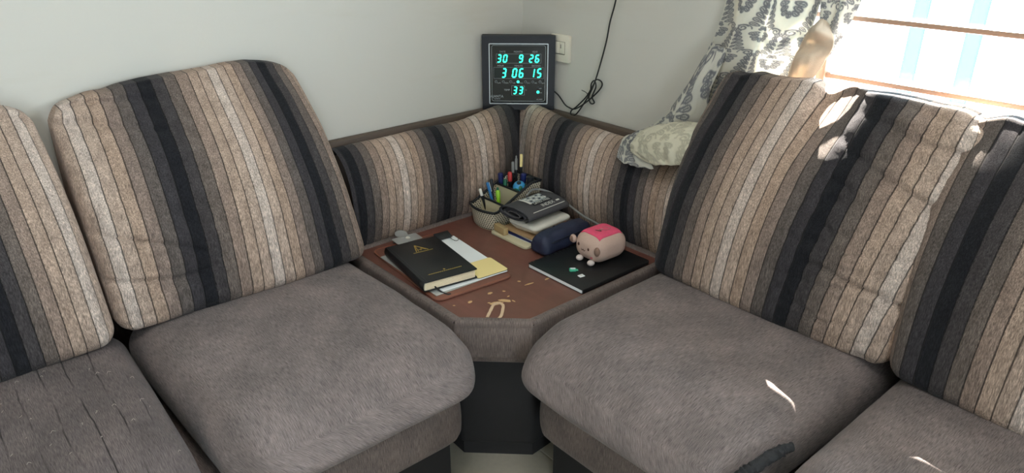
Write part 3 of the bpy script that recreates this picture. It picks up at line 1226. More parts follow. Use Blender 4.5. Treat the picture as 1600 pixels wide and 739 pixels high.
# main panel, from the rod down behind the cushion (columns: room-corner side -> window side)
main_rows = []
for z, yl, yr in ((2.10, 1.10, 0.80), (1.60, 1.09, 0.82), (1.30, 1.085, 0.835), (1.14, 1.095, 0.85), (1.06, 1.112, 0.868), (1.00, 1.130, 0.888), (0.93, 1.150, 0.905), (0.86, 1.165, 0.93)):
    row = []
    for k in range(9):
        s = k / 8
        row.append((1.652 + 0.013 * math.sin(k * 1.9 + 0.4), yl + (yr - yl) * s, z))
    main_rows.append(row)
cloth('front_panel', ctrl(main_rows), 150, 420, M['curtain'], 0.40, 1.24, -0.10, 1.03 + 0.15)
# window-side fold, further back
fold_rows = []
for z, yl, yr in ((2.10, 0.87, 0.72), (1.60, 0.87, 0.735), (1.30, 0.865, 0.750), (1.165, 0.858, 0.764), (1.10, 0.85, 0.785), (1.06, 0.852, 0.800), (1.02, 0.858, 0.822), (0.97, 0.87, 0.845), (0.90, 0.89, 0.87)):
    row = []
    for k in range(7):
        s = k / 6
        row.append((1.660 + 0.010 * math.sin(k * 2.1 + 2.0) * (1.2 if z > 1.05 else 0.6), yl + (yr - yl) * s, z))
    fold_rows.append(row)
cloth('window_fold', ctrl(fold_rows), 90, 330, M['curtain'], 0.26, 1.2, 0.05, 1.0)
# pinched-up lining between the two folds
lin_rows = [
    [(1.640, 0.842, 1.112), (1.634, 0.836, 1.116), (1.634, 0.830, 1.116), (1.640, 0.822, 1.110)],
    [(1.640, 0.866, 1.078), (1.618, 0.850, 1.090), (1.612, 0.830, 1.094), (1.640, 0.804, 1.082)],
    [(1.640, 0.880, 1.045), (1.640, 0.862, 1.052), (1.636, 0.836, 1.060), (1.640, 0.800, 1.058)],
    [(1.640, 0.890, 1.012), (1.612, 0.870, 1.026), (1.618, 0.842, 1.032), (1.640, 0.812, 1.026)],
    [(1.640, 0.900, 0.960), (1.634, 0.880, 0.975), (1.632, 0.858, 0.980), (1.640, 0.834, 0.980)]]
lin_rows = [[(x + 0.010, y, z) for x, y, z in r] for r in lin_rows]
cloth('lining_fold', ctrl(lin_rows), 40, 50, M['lining'], 0.12, 0.14, 0.02, 0.3, printed=False, wob=0.0015)
# the lower corner dragged along the back rest
tail_rows = [
    [(1.650, 1.114, 1.03), (1.630, 1.100, 1.03), (1.628, 1.082, 1.025), (1.640, 1.065, 1.02)],
    [(1.638, 1.146, 0.95), (1.590, 1.125, 0.945), (1.585, 1.100, 0.935), (1.610, 1.075, 0.93)],
    [(1.620, 1.178, 0.88), (1.574, 1.150, 0.875), (1.580, 1.120, 0.860), (1.600, 1.085, 0.85)],
    [(1.616, 1.215, 0.825), (1.570, 1.185, 0.822), (1.575, 1.150, 0.800), (1.590, 1.105, 0.79)],
    [(1.612, 1.262, 0.785), (1.575, 1.235, 0.785), (1.565, 1.195, 0.768), (1.570, 1.140, 0.765)],
    [(1.600, 1.300, 0.762), (1.566, 1.278, 0.768), (1.545, 1.230, 0.758), (1.535, 1.160, 0.755)],
    [(1.560, 1.315, 0.745), (1.540, 1.288, 0.742), (1.520, 1.240, 0.730), (1.508, 1.170, 0.733)],
    [(1.520, 1.300, 0.706), (1.508, 1.270, 0.700), (1.500, 1.215, 0.703), (1.493, 1.150, 0.715)]]
cloth('dragged_corner', ctrl(tail_rows), 90, 170, M['curtain'], 0.16, 0.52, -0.06, 0.20, wob=0.005)
flap_rows = [
    [(1.580, 1.225, 0.800), (1.575, 1.165, 0.822), (1.570, 1.10, 0.838), (1.565, 1.04, 0.842)],
    [(1.552, 1.240, 0.790), (1.542, 1.180, 0.812), (1.535, 1.105, 0.832), (1.530, 1.03, 0.838)],
    [(1.528, 1.252, 0.765), (1.514, 1.190, 0.788), (1.503, 1.110, 0.812), (1.500, 1.03, 0.825)],
    [(1.512, 1.248, 0.742), (1.496, 1.180, 0.757), (1.486, 1.110, 0.778), (1.484, 1.03, 0.795)],
    [(1.506, 1.215, 0.728), (1.490, 1.150, 0.728), (1.482, 1.095, 0.742), (1.480, 1.03, 0.758)]]
cloth('folded_flap', ctrl(flap_rows), 70, 60, M['tailm'], 0.30, 0.22, 0.02, 0.12, wob=0.003)
# rod the curtain hangs on, above the frame
rod = thing('curtain_rod', 'steel curtain rod above the window', 'curtain rod', (1.62, 0.0, 2.12))
MB().tube([(1.62, -0.9, 2.12), (1.62, 1.2, 2.12)], 0.011, 12).build('rod', M['metal'], rod, world=True)
for yy in (-0.86, 1.16):
    MB().box((1.65, yy, 2.12), (0.06, 0.02, 0.02)).build('bracket', M['metal'], rod, world=True, bevel=0.002)

# ================================================================== CLOCK (local x across, z up, front = -y)
CW, CH = 0.233, 0.236
p_l, p_r = Vector((1.499, 1.868)), Vector((1.669, 1.712))
mid = (p_l + p_r) / 2
ang = math.atan2(p_r.y - p_l.y, p_r.x - p_l.x)
clk = thing('digital_clock', 'black square wall clock with green digits standing in the room corner', 'clock', (mid.x, mid.y, 0.7385), ang)
bw = 0.0225
cs = MB()
cs.box((0, 0.010, CH / 2), (CW, 0.014, CH))
cs.build('back_plate', M['casing'], clk, bevel=0.002)
cf = MB()
for (x, z, sx, sz) in ((-CW / 2 + bw / 2, CH / 2, bw, CH), (CW / 2 - bw / 2, CH / 2, bw, CH), (0, bw / 2, CW - 2 * bw, bw), (0, CH - bw / 2, CW - 2 * bw, bw)):
    cf.box((x, -0.006, z), (sx, 0.024, sz))
cf.build('frame', M['casing'], clk)
FZ0, FZ1 = bw, CH - bw
fc = MB().box((0, -0.004, CH / 2), (CW - 2 * bw, 0.014, CH - 2 * bw))
fc.build('face', M['face'], clk)
YF = -0.0112     # front of the face


def zx(v):
    return (v - 362) * 0.000345


def zz(v):
    return CH - (v - 22) * 0.000345


MX = Matrix.Rotation(R(90), 4, 'X')


def ring(name, x0, x1, z0, z1, wd, y, mat, r=0.0, dep=0.0012, parent=None):
    w_, l_ = x1 - x0, z1 - z0
    n = 5 if r else 1
    o_ = rpoly(w_, l_, max(r, 0.0004), n, (x0 + x1) / 2, (z0 + z1) / 2)
    i_ = rpoly(w_ - 2 * wd, l_ - 2 * wd, max(r - wd, 0.0003), n, (x0 + x1) / 2, (z0 + z1) / 2)
    k = len(o_)
    vs_ = [(p[0], y, p[1]) for p in o_] + [(p[0], y, p[1]) for p in i_] + [(p[0], y - dep, p[1]) for p in o_] + [(p[0], y - dep, p[1]) for p in i_]
    fs = []
    for q in range(k):
        q2 = (q + 1) % k
        fs += [(2 * k + q, 2 * k + q2, 3 * k + q2, 3 * k + q), (q, q2, 2 * k + q2, 2 * k + q), (k + q, 3 * k + q, 3 * k + q2, k + q2)]
    return MB().add(vs_, fs).build(name, mat, parent or clk, smooth=False)


ring('silver_border', zx(88), zx(636), zz(652), zz(90), 0.0030, -0.0178, M['silver'], 0.003)
ring('inner_border', zx(112), zx(612), zz(630), zz(110), 0.0011, YF, M['greyline'], 0.007)

SEG = {'0': 'abcdef', '1': 'bc', '2': 'abged', '3': 'abgcd', '5': 'afgcd', '6': 'afgedc', '9': 'abcdfg'}


def digit(ch, x, z, w_, h_, parent):
    """seven-segment digit, lower-left at x,z, slanted"""
    t = w_ * 0.27
    g = t * 0.10
    mb = MB()
    sl = 0.14

    def seg_poly(p0, p1, horiz):
        if horiz:
            (xa, za), (xb, zb) = p0, p1
            return [(xa + g, za), (xa + t / 2, za + t / 2), (xb - t / 2, za + t / 2), (xb - g, za), (xb - t / 2, za - t / 2), (xa + t / 2, za - t / 2)]
        (xa, za), (xb, zb) = p0, p1
        return [(xa, za + g), (xa + t / 2, za + t / 2), (xa + t / 2, zb - t / 2), (xa, zb - g), (xa - t / 2, zb - t / 2), (xa - t / 2, za + t / 2)]
    L, Rr, B, Tt, Md = t / 2, w_ - t / 2, t / 2, h_ - t / 2, h_ / 2
    S = {'a': ((L, Tt), (Rr, Tt), True), 'd': ((L, B), (Rr, B), True), 'g': ((L, Md), (Rr, Md), True),
         'b': ((Rr, Md), (Rr, Tt), False), 'c': ((Rr, B), (Rr, Md), False), 'f': ((L, Md), (L, Tt), False), 'e': ((L, B), (L, Md), False)}
    for s in SEG[ch]:
        poly = [(px + sl * pz, pz) for px, pz in seg_poly(*S[s])]
        n = len(poly)
        vs_ = [(x + p[0], YF - 0.0012, z + p[1]) for p in poly] + [(x + p[0], YF + 0.0006, z + p[1]) for p in poly]
        mb.add(vs_, [tuple(range(n)), tuple(range(2 * n - 1, n - 1, -1))] + [(i, n + i, n + (i + 1) % n, (i + 1) % n) for i in range(n)])
    return mb.build('digit', M['led'], parent, smooth=False)


def dwin(x0, x1, y0, y1):
    wn = MB().box(((zx(x0) + zx(x1)) / 2, YF + 0.0002, (zz(y0) + zz(y1)) / 2), (zx(x1) - zx(x0), 0.0008, zz(y0) - zz(y1))).build('display_window', M['window_dark'], clk)
    ring('window_outline', zx(x0), zx(x1), zz(y1), zz(y0), 0.0006, YF - 0.0001, M['greyline'], dep=0.0004, parent=clk)
    return wn


d1 = dwin(155, 570, 188, 274)
d2 = dwin(130, 598, 312, 416)
d3 = dwin(298, 420, 482, 572)
for ch, x0, x1 in (('3', 160, 206), ('0', 214, 262), ('9', 360, 408), ('2', 456, 502), ('6', 510, 558)):
    digit(ch, zx(x0), zz(268), zx(x1) - zx(x0) - 0.003, zz(194) - zz(268), d1)
for ch, x0, x1 in (('3', 202, 252), ('0', 298, 352), ('6', 360, 414), ('1', 470, 516), ('5', 528, 580)):
    digit(ch, zx(x0), zz(408), zx(x1) - zx(x0) - 0.0036, zz(320) - zz(408), d2)
for ch, x0, x1 in (('3', 308, 352), ('3', 362, 408)):
    digit(ch, zx(x0), zz(562), zx(x1) - zx(x0) - 0.003, zz(490) - zz(562), d3)


def ctext(body, x, y, size, mat='greyline'):
    MB().text(body, size, Matrix.Translation((zx(x), YF - 0.0003, zz(y))) @ MX).build('lettering', M[mat], clk, smooth=False)


for s, x in (('DATE', 214), ('MONTH', 358), ('YEAR', 512)):
    ctext(s, x, 170, 0.0075)
for s, x in (('HOUR', 196), ('MINUTE', 362), ('SECOND', 526)):
    ctext(s, x, 298, 0.0072)
ctext('TEMP', 254, 524, 0.0078)
ctext('°C', 432, 524, 0.006)
ctext('AM', 566, 508, 0.0058)
ctext('PM', 572, 550, 0.0058)
ctext('AJANTA', 160, 585, 0.0115)
ctext('QUARTZ', 162, 608, 0.0050)
ctext('ALARM', 560, 612, 0.0060)
for k, s in enumerate(('SUN', 'MON', 'TUE', 'WED', 'THU', 'FRI', 'SAT')):
    x = 153 + k * 68.5
    lit = k == 3
    MB().lathe([(0.0042 if lit else 0.0036, -0.0008), (0.0042 if lit else 0.0036, 0.0004), (0.002, 0.0012)], 14,
               Matrix.Translation((zx(x), YF, zz(446))) @ MX).build('day_led', M['led' if lit else 'ledoff'], clk)
    if not lit:
        o_ = MB().tube([(zx(x) + 0.0038 * math.cos(t * PI / 7), YF - 0.0004, zz(446) + 0.0038 * math.sin(t * PI / 7)) for t in range(14)], 0.0005, 5, True)
        o_.build('led_ring', M['greyline'], clk)
    ctext(s, x + 28, 458, 0.0056)
for y, lit in ((500, False), (542, True)):
    MB().lathe([(0.0046 if lit else 0.0036, -0.0008), (0.0046 if lit else 0.0036, 0.0004), (0.002, 0.0012)], 14,
               Matrix.Translation((zx(546), YF, zz(y))) @ MX).build('meridiem_led', M['led' if lit else 'ledoff'], clk)
MB().box((zx(552), YF, zz(598)), (0.004, 0.0008, 0.0014)).build('alarm_mark', M['redprint'], clk)
# power cord: leaves the clock low on its right, tied in a loop, then up the wall
inv = Matrix.Translation(Vector((mid.x, mid.y, 0.7385))) @ Matrix.Rotation(ang, 4, 'Z')
inv = inv.inverted()
X0 = XW - 0.012
cord = bez([(1.668, 1.722, 0.800), (X0, 1.690, 0.787), (X0, 1.660, 0.763), (X0, 1.640, 0.756), (X0 - .004, 1.612, 0.757), (X0 - .006, 1.575, 0.778), (X0 - .004, 1.53, 0.815),
            (X0, 1.505, 0.845), (X0 - .004, 1.503, 0.862), (X0 - .008, 1.520, 0.866), (X0 - .006, 1.535, 0.845), (X0 - .004, 1.562, 0.806), (X0 - .006, 1.600, 0.768),
            (X0 - .008, 1.622, 0.750), (X0 - .010, 1.618, 0.738), (X0 - .008, 1.598, 0.745), (X0 - .006, 1.565, 0.790), (X0 - .006, 1.545, 0.822), (X0 - .008, 1.540, 0.850),
            (X0 - .010, 1.526, 0.862), (X0 - .012, 1.517, 0.845), (X0 - .010, 1.532, 0.812), (X0 - .008, 1.524, 0.795), (X0 - .010, 1.536, 0.790), (X0 - .010, 1.546, 0.808),
            (X0 - .010, 1.531, 0.842), (X0 - .004, 1.524, 0.872), (X0, 1.512, 0.920), (X0, 1.494, 0.985), (X0, 1.484, 1.040), (X0, 1.466, 1.105), (X0, 1.45, 1.22), (X0, 1.455, 1.40), (X0, 1.46, 1.60)], 8)
MB().tube([inv @ p for p in cord], 0.0023, 7).build('power_cord', M['wirem'], clk)
tw = [(X0 - .014, 1.548, 0.806), (X0 - .018, 1.540, 0.815), (X0 - .014, 1.556, 0.822), (X0 - .016, 1.572, 0.826)]
MB().tube([inv @ p for p in bez(tw, 6)], 0.0012, 5).build('twist_tie', M['wirem'], clk)
# socket the cord runs to, above the frame of the photo
ps = thing('power_socket', 'ivory power socket high on the window wall above the clock', 'socket', (XW, 1.46, 1.58))
MB().box((XW - 0.006, 1.46, 1.64), (0.012, 0.085, 0.12)).build('plate', M['switch'], ps, world=True, bevel=0.003)
MB().box((XW - 0.018, 1.46, 1.615), (0.026, 0.04, 0.045)).build('plug', M['blackp'], ps, world=True, bevel=0.005)

# wall switch behind the clock
sw = thing('wall_switch', 'ivory switch plate on the wall half hidden behind the clock', 'switch', (XW, 1.690, 0.895))
MB().box((XW - 0.006, 1.690, 0.936), (0.012, 0.082, 0.084)).build('plate', M['switch'], sw, world=True, bevel=0.003)
MB().box((XW - 0.0125, 1.690, 0.938), (0.0025, 0.048, 0.040)).build('module_frame', M['switchd'], sw, world=True, bevel=0.001)
rk = MB().box((XW - 0.014, 1.700, 0.939), (0.005, 0.023, 0.036), ry=R(3)).build('rocker', M['switch'], sw, world=True, bevel=0.0012)
MB().box((XW - 0.014, 1.677, 0.939), (0.005, 0.021, 0.036), ry=R(-3)).build('rocker', M['switch'], sw, world=True, bevel=0.0012)
MB().box((XW - 0.0168, 1.680, 0.944), (0.0012, 0.003, 0.012)).build('indicator', M['switchd'], sw, world=True)

# ================================================================== THINGS ON THE TABLE
ZS = ZT + 0.0006


def local(name, label, cat, loc, rz, group=None):
    return thing(name, label, cat, loc, rz, group)


# clipboard
cb = local('clipboard', 'brown leatherette clipboard lying on the table under the papers', 'clipboard', (1.043, 1.500, ZS), R(-5))
BWd, BLn = 0.236, 0.365
MB().prism(rpoly(BWd, BLn, 0.022, 6), 0, 0.005).build('board', M['clipb'], cb, bevel=0.0015)
MB().tube([(p[0], p[1], 0.0052) for p in rpoly(BWd - 0.008, BLn - 0.008, 0.019, 6)], 0.0008, 5, True).build('stitching', M['clipedge'], cb)
clip = MB().prism(rpoly(0.080, 0.042, 0.004, 3, -0.010, 0.168), 0.0165, 0.0185)
clip.build('clip_plate', M['metal'], cb, bevel=0.0006)
cb2 = MB().box((-0.010, 0.188, 0.012), (0.070, 0.002, 0.014)).build('clip_spine', M['metal'], cb, bevel=0.0005)
tg = MB()
tg.prism([(-0.024, 0.178), (0.004, 0.178), (0.004, 0.195), (-0.024, 0.195)], 0.0186, 0.0206)
tg.build('clip_tongue', M['metal'], cb)
MB().lathe([(0.0185, 0), (0.0185, 0.002), (0.012, 0.0025)], 20, Matrix.Translation((-0.010, 0.204, 0.0186)) @ Matrix.Rotation(R(12), 4, 'X')).build('clip_thumb_tab', M['metal'], cb)
MB().ell((-0.006, 0.170, 0.0195), (0.007, 0.007, 0.003), 14, 6).build('clip_rivet', M['white'], cb)

# papers under the book
pg = tag(MB().prism(rpoly(0.20, 0.285, 0.002, 2), 0, 0.0012).build('paper_folder', M['paperg'], base=None), 'grey paper folder lying on the clipboard beneath the white sheet', 'folder')
pg.location = (1.029, 1.487, ZS + 0.0062)
pg.rotation_euler.z = R(-2.5)
pp = tag(MB().prism(rpoly(0.200, 0.280, 0.002, 2), 0, 0.0015).build('paper_sheet', M['paper']), 'white paper sheet on the clipboard, sticking out beside the black book', 'paper')
pp.location = (1.060, 1.484, ZS + 0.0076)
pp.rotation_euler.z = R(-6)
yc = thing('yellow_card', 'pale yellow card with rounded corners sticking out from under the black book', 'card', (1.108, 1.388, ZS + 0.0093), R(-6))
MB().prism(rpoly(0.096, 0.090, 0.008, 5), 0.0008, 0.0016).build('card', M['yellow'], yc)
MB().prism(rpoly(0.0985, 0.0925, 0.009, 5), 0, 0.0008).build('dark_backing', M['blackp'], yc)
# binder clip at the top right of the papers
bc = thing('binder_clip', 'black binder clip with a wire handle at the top corner of the papers', 'binder clip', (1.140, 1.617, ZS + 0.0125), R(-6))
bcm = MB()
bcm.add([(-0.024, -0.012, 0.0), (0.024, -0.012, 0.0), (0.024, 0.016, 0.0), (-0.024, 0.016, 0.0), (-0.024, -0.012, 0.002), (0.024, -0.012, 0.002), (0.024, 0.016, 0.011), (-0.024, 0.016, 0.011)],
        [(0, 3, 2, 1), (4, 5, 6, 7), (0, 1, 5, 4), (2, 3, 7, 6), (1, 2, 6, 5), (0, 4, 7, 3)])
bcm.build('clip_body', M['blackp'], bc, bevel=0.001)
MB().tube(bez([(0.014, -0.011, 0.003), (0.012, -0.030, 0.002), (0.016, -0.044, 0.0012), (0.025, -0.043, 0.0012), (0.028, -0.036, 0.0012)], 6), 0.0008, 6).build('wire_handle', M['blackp'], bc)

# black book with gold emblem
bk = thing('book', 'thick black book with gold emblem lying on the papers', 'book', (1.000, 1.484, ZS + 0.0123), R(-9.3))
bw_, bl_, bt = 0.153, 0.246, 0.0265
cov = MB()
pr = rpoly(bw_, bl_, 0.004, 3)
cov.prism(pr, bt - 0.0025, bt)
cov.build('cover', M['black'], bk, bevel=0.0008)
MB().prism(pr, 0, 0.0022).build('cover', M['black'], bk, bevel=0.0006)
spn = MB()
spn.grid(lambda s, t: Vector((-bw_ / 2 - 0.005 * math.sin(PI * t) + 0.002, (s - .5) * bl_, bt * t)), 8, 10)
spn.build('spine', M['black'], bk, solid=0.002)
gro = MB().box((-bw_ / 2 + 0.010, 0, bt + 0.0001), (0.0022, bl_ - 0.002, 0.0006)).build('hinge_groove', M['blackp'], bk)
pgm = MB().prism(rpoly(bw_ - 0.006, bl_ - 0.008, 0.004, 3, -0.001, 0), 0.0021, bt - 0.0024)
pgm.build('page_block', M['page'], bk)
for k in range(6):
    z = 0.005 + k * 0.0032
    MB().box((-0.001, -bl_ / 2 + 0.0038, z), (bw_ - 0.016, 0.0006, 0.0003)).build('page_line', M['kraft'], bk)
MB().tube(bez([(-0.045, -0.118, 0.006), (-0.042, -0.126, 0.002), (-0.036, -0.134, -0.004), (-0.026, -0.150, -0.0068), (-0.018, -0.152, -0.0068)], 6), 0.0022, 6).build('ribbon', M['blackp'], bk)
# emblem: tall triangular peak with a lower peak, base line
em = MB()


def bar2(mb, a, b, wd, z=bt):
    a, b = Vector((*a, 0)), Vector((*b, 0))
    d = (b - a).normalized()
    n = Vector((-d.y, d.x, 0)) * wd / 2
    mb.prism([tuple((a + n)[:2]), tuple((a - n)[:2]), tuple((b - n)[:2]), tuple((b + n)[:2])], z - 0.0001, z + 0.0005)


ey = 0.052
bar2(em, (-0.015, ey), (-0.004, ey + 0.040), 0.0022)
bar2(em, (-0.009, ey), (-0.003, ey + 0.036), 0.0016)
bar2(em, (-0.004, ey + 0.040), (0.020, ey), 0.0026)
bar2(em, (0.000, ey + 0.004), (0.006, ey + 0.018), 0.0018)
bar2(em, (0.006, ey + 0.018), (0.014, ey + 0.004), 0.0018)
bar2(em, (-0.006, ey + 0.010), (0.006, ey + 0.010), 0.0015)
bar2(em, (-0.026, ey - 0.005), (0.031, ey - 0.005), 0.0018)
em.build('gold_emblem', M['gold'], bk, smooth=False)
em2 = MB()
bar2(em2, (-0.048, -0.088), (0.048, -0.088), 0.0016)
em2.lathe([(0.0030, 0), (0.0030, 0.0005), (0.001, 0.0006)], 10, Matrix.Translation((0.002, -0.079, bt)))
for k in range(16):
    bar2(em2, (-0.045 + k * 0.006, -0.0905), (-0.042 + k * 0.006, -0.0855), 0.0009)
em2.build('gold_lettering_line', M['gold'], bk, smooth=False)

# black spiral notebook
nb = thing('notebook', 'large thin black notebook under the pink and beige plush toy', 'notebook', (1.343, 1.226, ZS), 0)
nW, nL = 0.262, 0.205
MB().prism(rpoly(nW, nL, 0.003, 2), 0.0105, 0.0125).build('cover', M['black'], nb, bevel=0.0005)
MB().prism(rpoly(nW, nL, 0.003, 2), 0.0, 0.0018).build('cover', M['black'], nb, bevel=0.0005)
MB().prism(rpoly(nW - 0.003, nL - 0.006, 0.002, 2, -0.001, 0), 0.0017, 0.0106).build('page_block', M['paper'], nb)
MB().box((0, -nL / 2 + 0.001, 0.0062), (nW - 0.004, 0.003, 0.0115)).build('spine_tape', M['black'], nb, bevel=0.0006)
for k in range(16):
    x = -nW / 2 + 0.012 + k * 0.0158
    MB().tube([(x, nL / 2 - 0.004 + 0.007 * math.sin(t * PI / 5), 0.0065 + 0.0075 * math.cos(t * PI / 5)) for t in range(10)], 0.0007, 5, True).build('wire_ring', M['blackp'], nb)
NZ = ZS + 0.0126
# little wrappers on it
g = thing('mint_eraser', 'small mint green wrapped block on the black notebook', 'eraser', (1.271, 1.216, NZ), R(-40))
MB().prism(rpoly(0.019, 0.013, 0.003, 3), 0, 0.006).build('block', M['mint'], g, bevel=0.002)
MB().prism(rpoly(0.013, 0.007, 0.002, 3, 0, 0.001), 0.0058, 0.0068).build('painted_highlight', M['paper'], g)  # highlight on the wrapper put in as a white panel
MB().box((0.0115, 0, 0.0022), (0.005, 0.009, 0.0018)).build('wrapper_end', M['mint'], g, bevel=0.0004)
g = thing('white_tag', 'small white square tag beside the mint block on the notebook', 'tag', (1.266, 1.180, NZ), R(-8))
MB().prism(rpoly(0.016, 0.013, 0.001, 2), 0, 0.0012).build('tag', M['paper'], g)
MB().lathe([(0.0028, 0), (0.0028, 0.0004), (0.001, 0.0006)], 12, Matrix.Translation((0, 0, 0.0012))).build('centre_dot', M['white'], g)

# plush toy: local +x = away from its face ; face looks to -x
PLC = (1.388, 1.226, NZ)
pl = thing('plush_toy', 'beige cube plush toy with a pink top and a small face on the notebook', 'plush toy', PLC, R(-3))


def plw(q, a, b, c):
    x, y, z = q
    f = 1 + 0.10 * math.cos(PI * z / 0.09) - 0.05
    x *= f + 0.04 * math.cos(PI * y / 0.14)
    y *= f + 0.04 * math.cos(PI * x / 0.16)
    return Vector((x, y, z + 0.0425))


body = cushion(0.116, 0.098, 0.082, 0.033, (26, 24, 20), plw)
body.build('body', M['plush'], pl, angle=180)
pk = MB()
pkp = rpoly(0.090, 0.080, 0.006, 3)
def pink_pt(s, t):
    x, y = (s - .5) * 0.084, (t - .5) * 0.072
    d_ = math.hypot(max(0, abs(x) - 0.025), max(0, abs(y) - 0.016))
    return Vector((x, y, 0.0843 - (0.033 - math.sqrt(0.033 ** 2 - d_ ** 2)) - 0.0025 * math.exp(-((x / 0.02) ** 2 + (y / 0.02) ** 2))))


pk.grid(pink_pt, 18, 18)
pk.build('pink_top', M['pink'], pl, solid=0.003)
sw_ = MB()
sw_.tube(bez([(-0.020, 0.006, 0.0840), (-0.012, -0.006, 0.0842), (-0.004, 0.002, 0.0832), (0.006, -0.014, 0.0842), (0.020, -0.010, 0.0845), (0.012, 0.010, 0.0838)], 6), 0.0022, 6)
sw_.build('top_embroidery', M['pinkd'], pl)
MB().tube(bez([(-0.020, 0.002, 0.0852), (-0.013, -0.011, 0.0852), (-0.010, -0.002, 0.0848)], 6), 0.0012, 5).build('top_thread', M['brown'], pl)
xf = -0.0625
for (y, z, lab) in ((0.022, 0.050, 0), (-0.016, 0.046, 0)):
    MB().ell((xf + 0.001, y, z), (0.003, 0.0042, 0.005), 12, 8).build('eye', M['brown'], pl)
mm = MB()
mm.tube(bez([(xf, 0.011, 0.041), (xf - 0.001, 0.007, 0.037), (xf - 0.001, 0.003, 0.041), (xf - 0.001, -0.001, 0.037), (xf, -0.005, 0.041)], 5), 0.0009, 5)
mm.build('mouth', M['brown'], pl)
MB().ell((xf + 0.008, 0.052, 0.053), (0.008, 0.011, 0.012), 14, 8).build('ear', M['plush'], pl)
MB().ell((xf + 0.003, 0.053, 0.053), (0.004, 0.008, 0.009), 12, 8).build('inner_ear', M['plushd'], pl)
MB().ell((xf + 0.006, -0.043, 0.047), (0.007, 0.009, 0.013), 14, 8).build('ear_patch', M['plushd'], pl)
for y in (0.020, -0.024):
    MB().ell((xf + 0.004, y, 0.0085), (0.011, 0.010, 0.008), 14, 8).build('foot', M['plushw'], pl)
MB().ell((xf + 0.003, -0.026, 0.024), (0.003, 0.004, 0.0025), 10, 6).build('cheek_spot', M['pinkd'], pl)

# navy pouch
pz = thing('pencil_pouch', 'navy zipped pouch lying between the notebook and the paper stack', 'pouch', (1.382, 1.371, ZS), R(1.5))


def pzw(q, a, b, c):
    x, y, z = q
    zn = z / 0.060 + .5
    xn = 2 * x / 0.200
    y *= 1 - 0.30 * sm(0.4, 1, zn)
    z -= 0.007 * abs(xn) ** 3 * zn
    z += 0.003 * nz3(x * 30, y * 30, 4) * zn
    y += 0.003 * nz3(x * 22, z * 40, 8)
    y += 0.0015 * math.sin(xn * 9)
    return Vector((x, y, z + 0.030))


cushion(0.200, 0.070, 0.060, 0.017, (44, 16, 14), pzw).build('body', M['navy'], pz, angle=180)
MB().tube(bez([(-0.098, -0.012, 0.040), (-0.07, -0.0315, 0.039), (0.0, -0.0325, 0.041), (0.07, -0.0315, 0.040), (0.097, -0.016, 0.038)], 8), 0.0022, 6).build('zip', M['navyd'], pz)

# paper stack under the blood pressure monitor
ZA = ZS
st1 = tag(MB().prism(rpoly(0.172, 0.160, 0.012, 5), 0, 0.0085).build('cream_tray', M['cream'], bevel=0.002), 'cream flat tray at the bottom of the stack beside the basket', 'tray')
st1.location = (1.364, 1.492, ZA)
nb2 = thing('exercise_book', 'thin navy and white notebook in the stack beneath the monitor', 'notebook', (1.388, 1.478, ZA + 0.0086), R(2))
MB().prism(rpoly(0.165, 0.155, 0.002, 2), 0.0, 0.0028).build('pages', M['paper'], nb2)
MB().prism(rpoly(0.168, 0.158, 0.002, 2), 0.0028, 0.0048).build('cover', M['dkblue'], nb2)
nb3 = tag(MB().prism(rpoly(0.155, 0.150, 0.002, 2), 0, 0.0030).build('paper_pad', M['paperg']), 'grey paper pad in the stack beneath the kraft envelope', 'paper')
nb3.location = (1.392, 1.480, ZA + 0.0136)
nb3.rotation_euler.z = R(-2)
ev = thing('envelope', 'kraft brown envelope on top of the stack beneath the monitor', 'envelope', (1.394, 1.480, ZA + 0.0168), R(3))
MB().prism(rpoly(0.165, 0.150, 0.002, 2), 0.0, 0.0045).build('body', M['kraft'], ev)
MB().box((0.055, -0.070, 0.0046), (0.020, 0.008, 0.0010)).build('red_corner', M['redp'], ev)
ZB = ZA + 0.0216
tb = tag(MB().box((0, 0, 0.0115), (0.028, 0.052, 0.023)).build('wooden_block', M['tan'], bevel=0.003), 'small tan block between the basket and the stack', 'block')
tb.location = (1.3000, 1.5435, ZA + 0.0087)
tb.rotation_euler.z = R(-6)
tb.location = (1.2945, 1.5385, ZA + 0.0087)
tb.scale = (0.62, 1, 1)

# blood pressure monitor, white wedge
bp = thing('blood_pressure_monitor', 'white blood pressure monitor on the paper stack under the rolled grey cuff', 'monitor', (1.392, 1.475, ZB), R(4))


def bpw(q, a, b, c):
    x, y, z = q
    zn = z / 0.036 + .5
    k = 0.80 + 0.20 * sm(0, 0.8, zn)
    return Vector((x * k, y * k, z * (1 + 0.2 * y / 0.11) + 0.018))


cushion(0.158, 0.118, 0.036, 0.014, (30, 24, 10), bpw).build('body', M['white'], bp, angle=180)
MB().box((0.0, -0.0555, 0.018), (0.009, 0.003, 0.003)).build('port', M['blackp'], bp, bevel=0.0008)
MB().tube([(x_, y_, 0.0225) for x_, y_ in rpoly(0.1535, 0.1135, 0.016, 6)], 0.0008, 5, True).build('casing_seam', M['tube'], bp)

# rolled cuff resting on it: flat spiral roll, axis along local x
cfz = ZB + 0.0385
cfo = thing('monitor_cuff', 'rolled dark grey arm cuff with white print lying on the white monitor', 'cuff', (1.385, 1.497, cfz), R(4))
CL = 0.172


def cuff_prof(t):
    """spiral from outside in; y across, z up"""
    turns = 2.6
    a = PI * 1.5 - t * 2 * PI * turns - 0.9
    k = 1 - 0.72 * t
    return (0.066 * k * math.cos(a), 0.0215 + 0.0195 * k * math.sin(a))


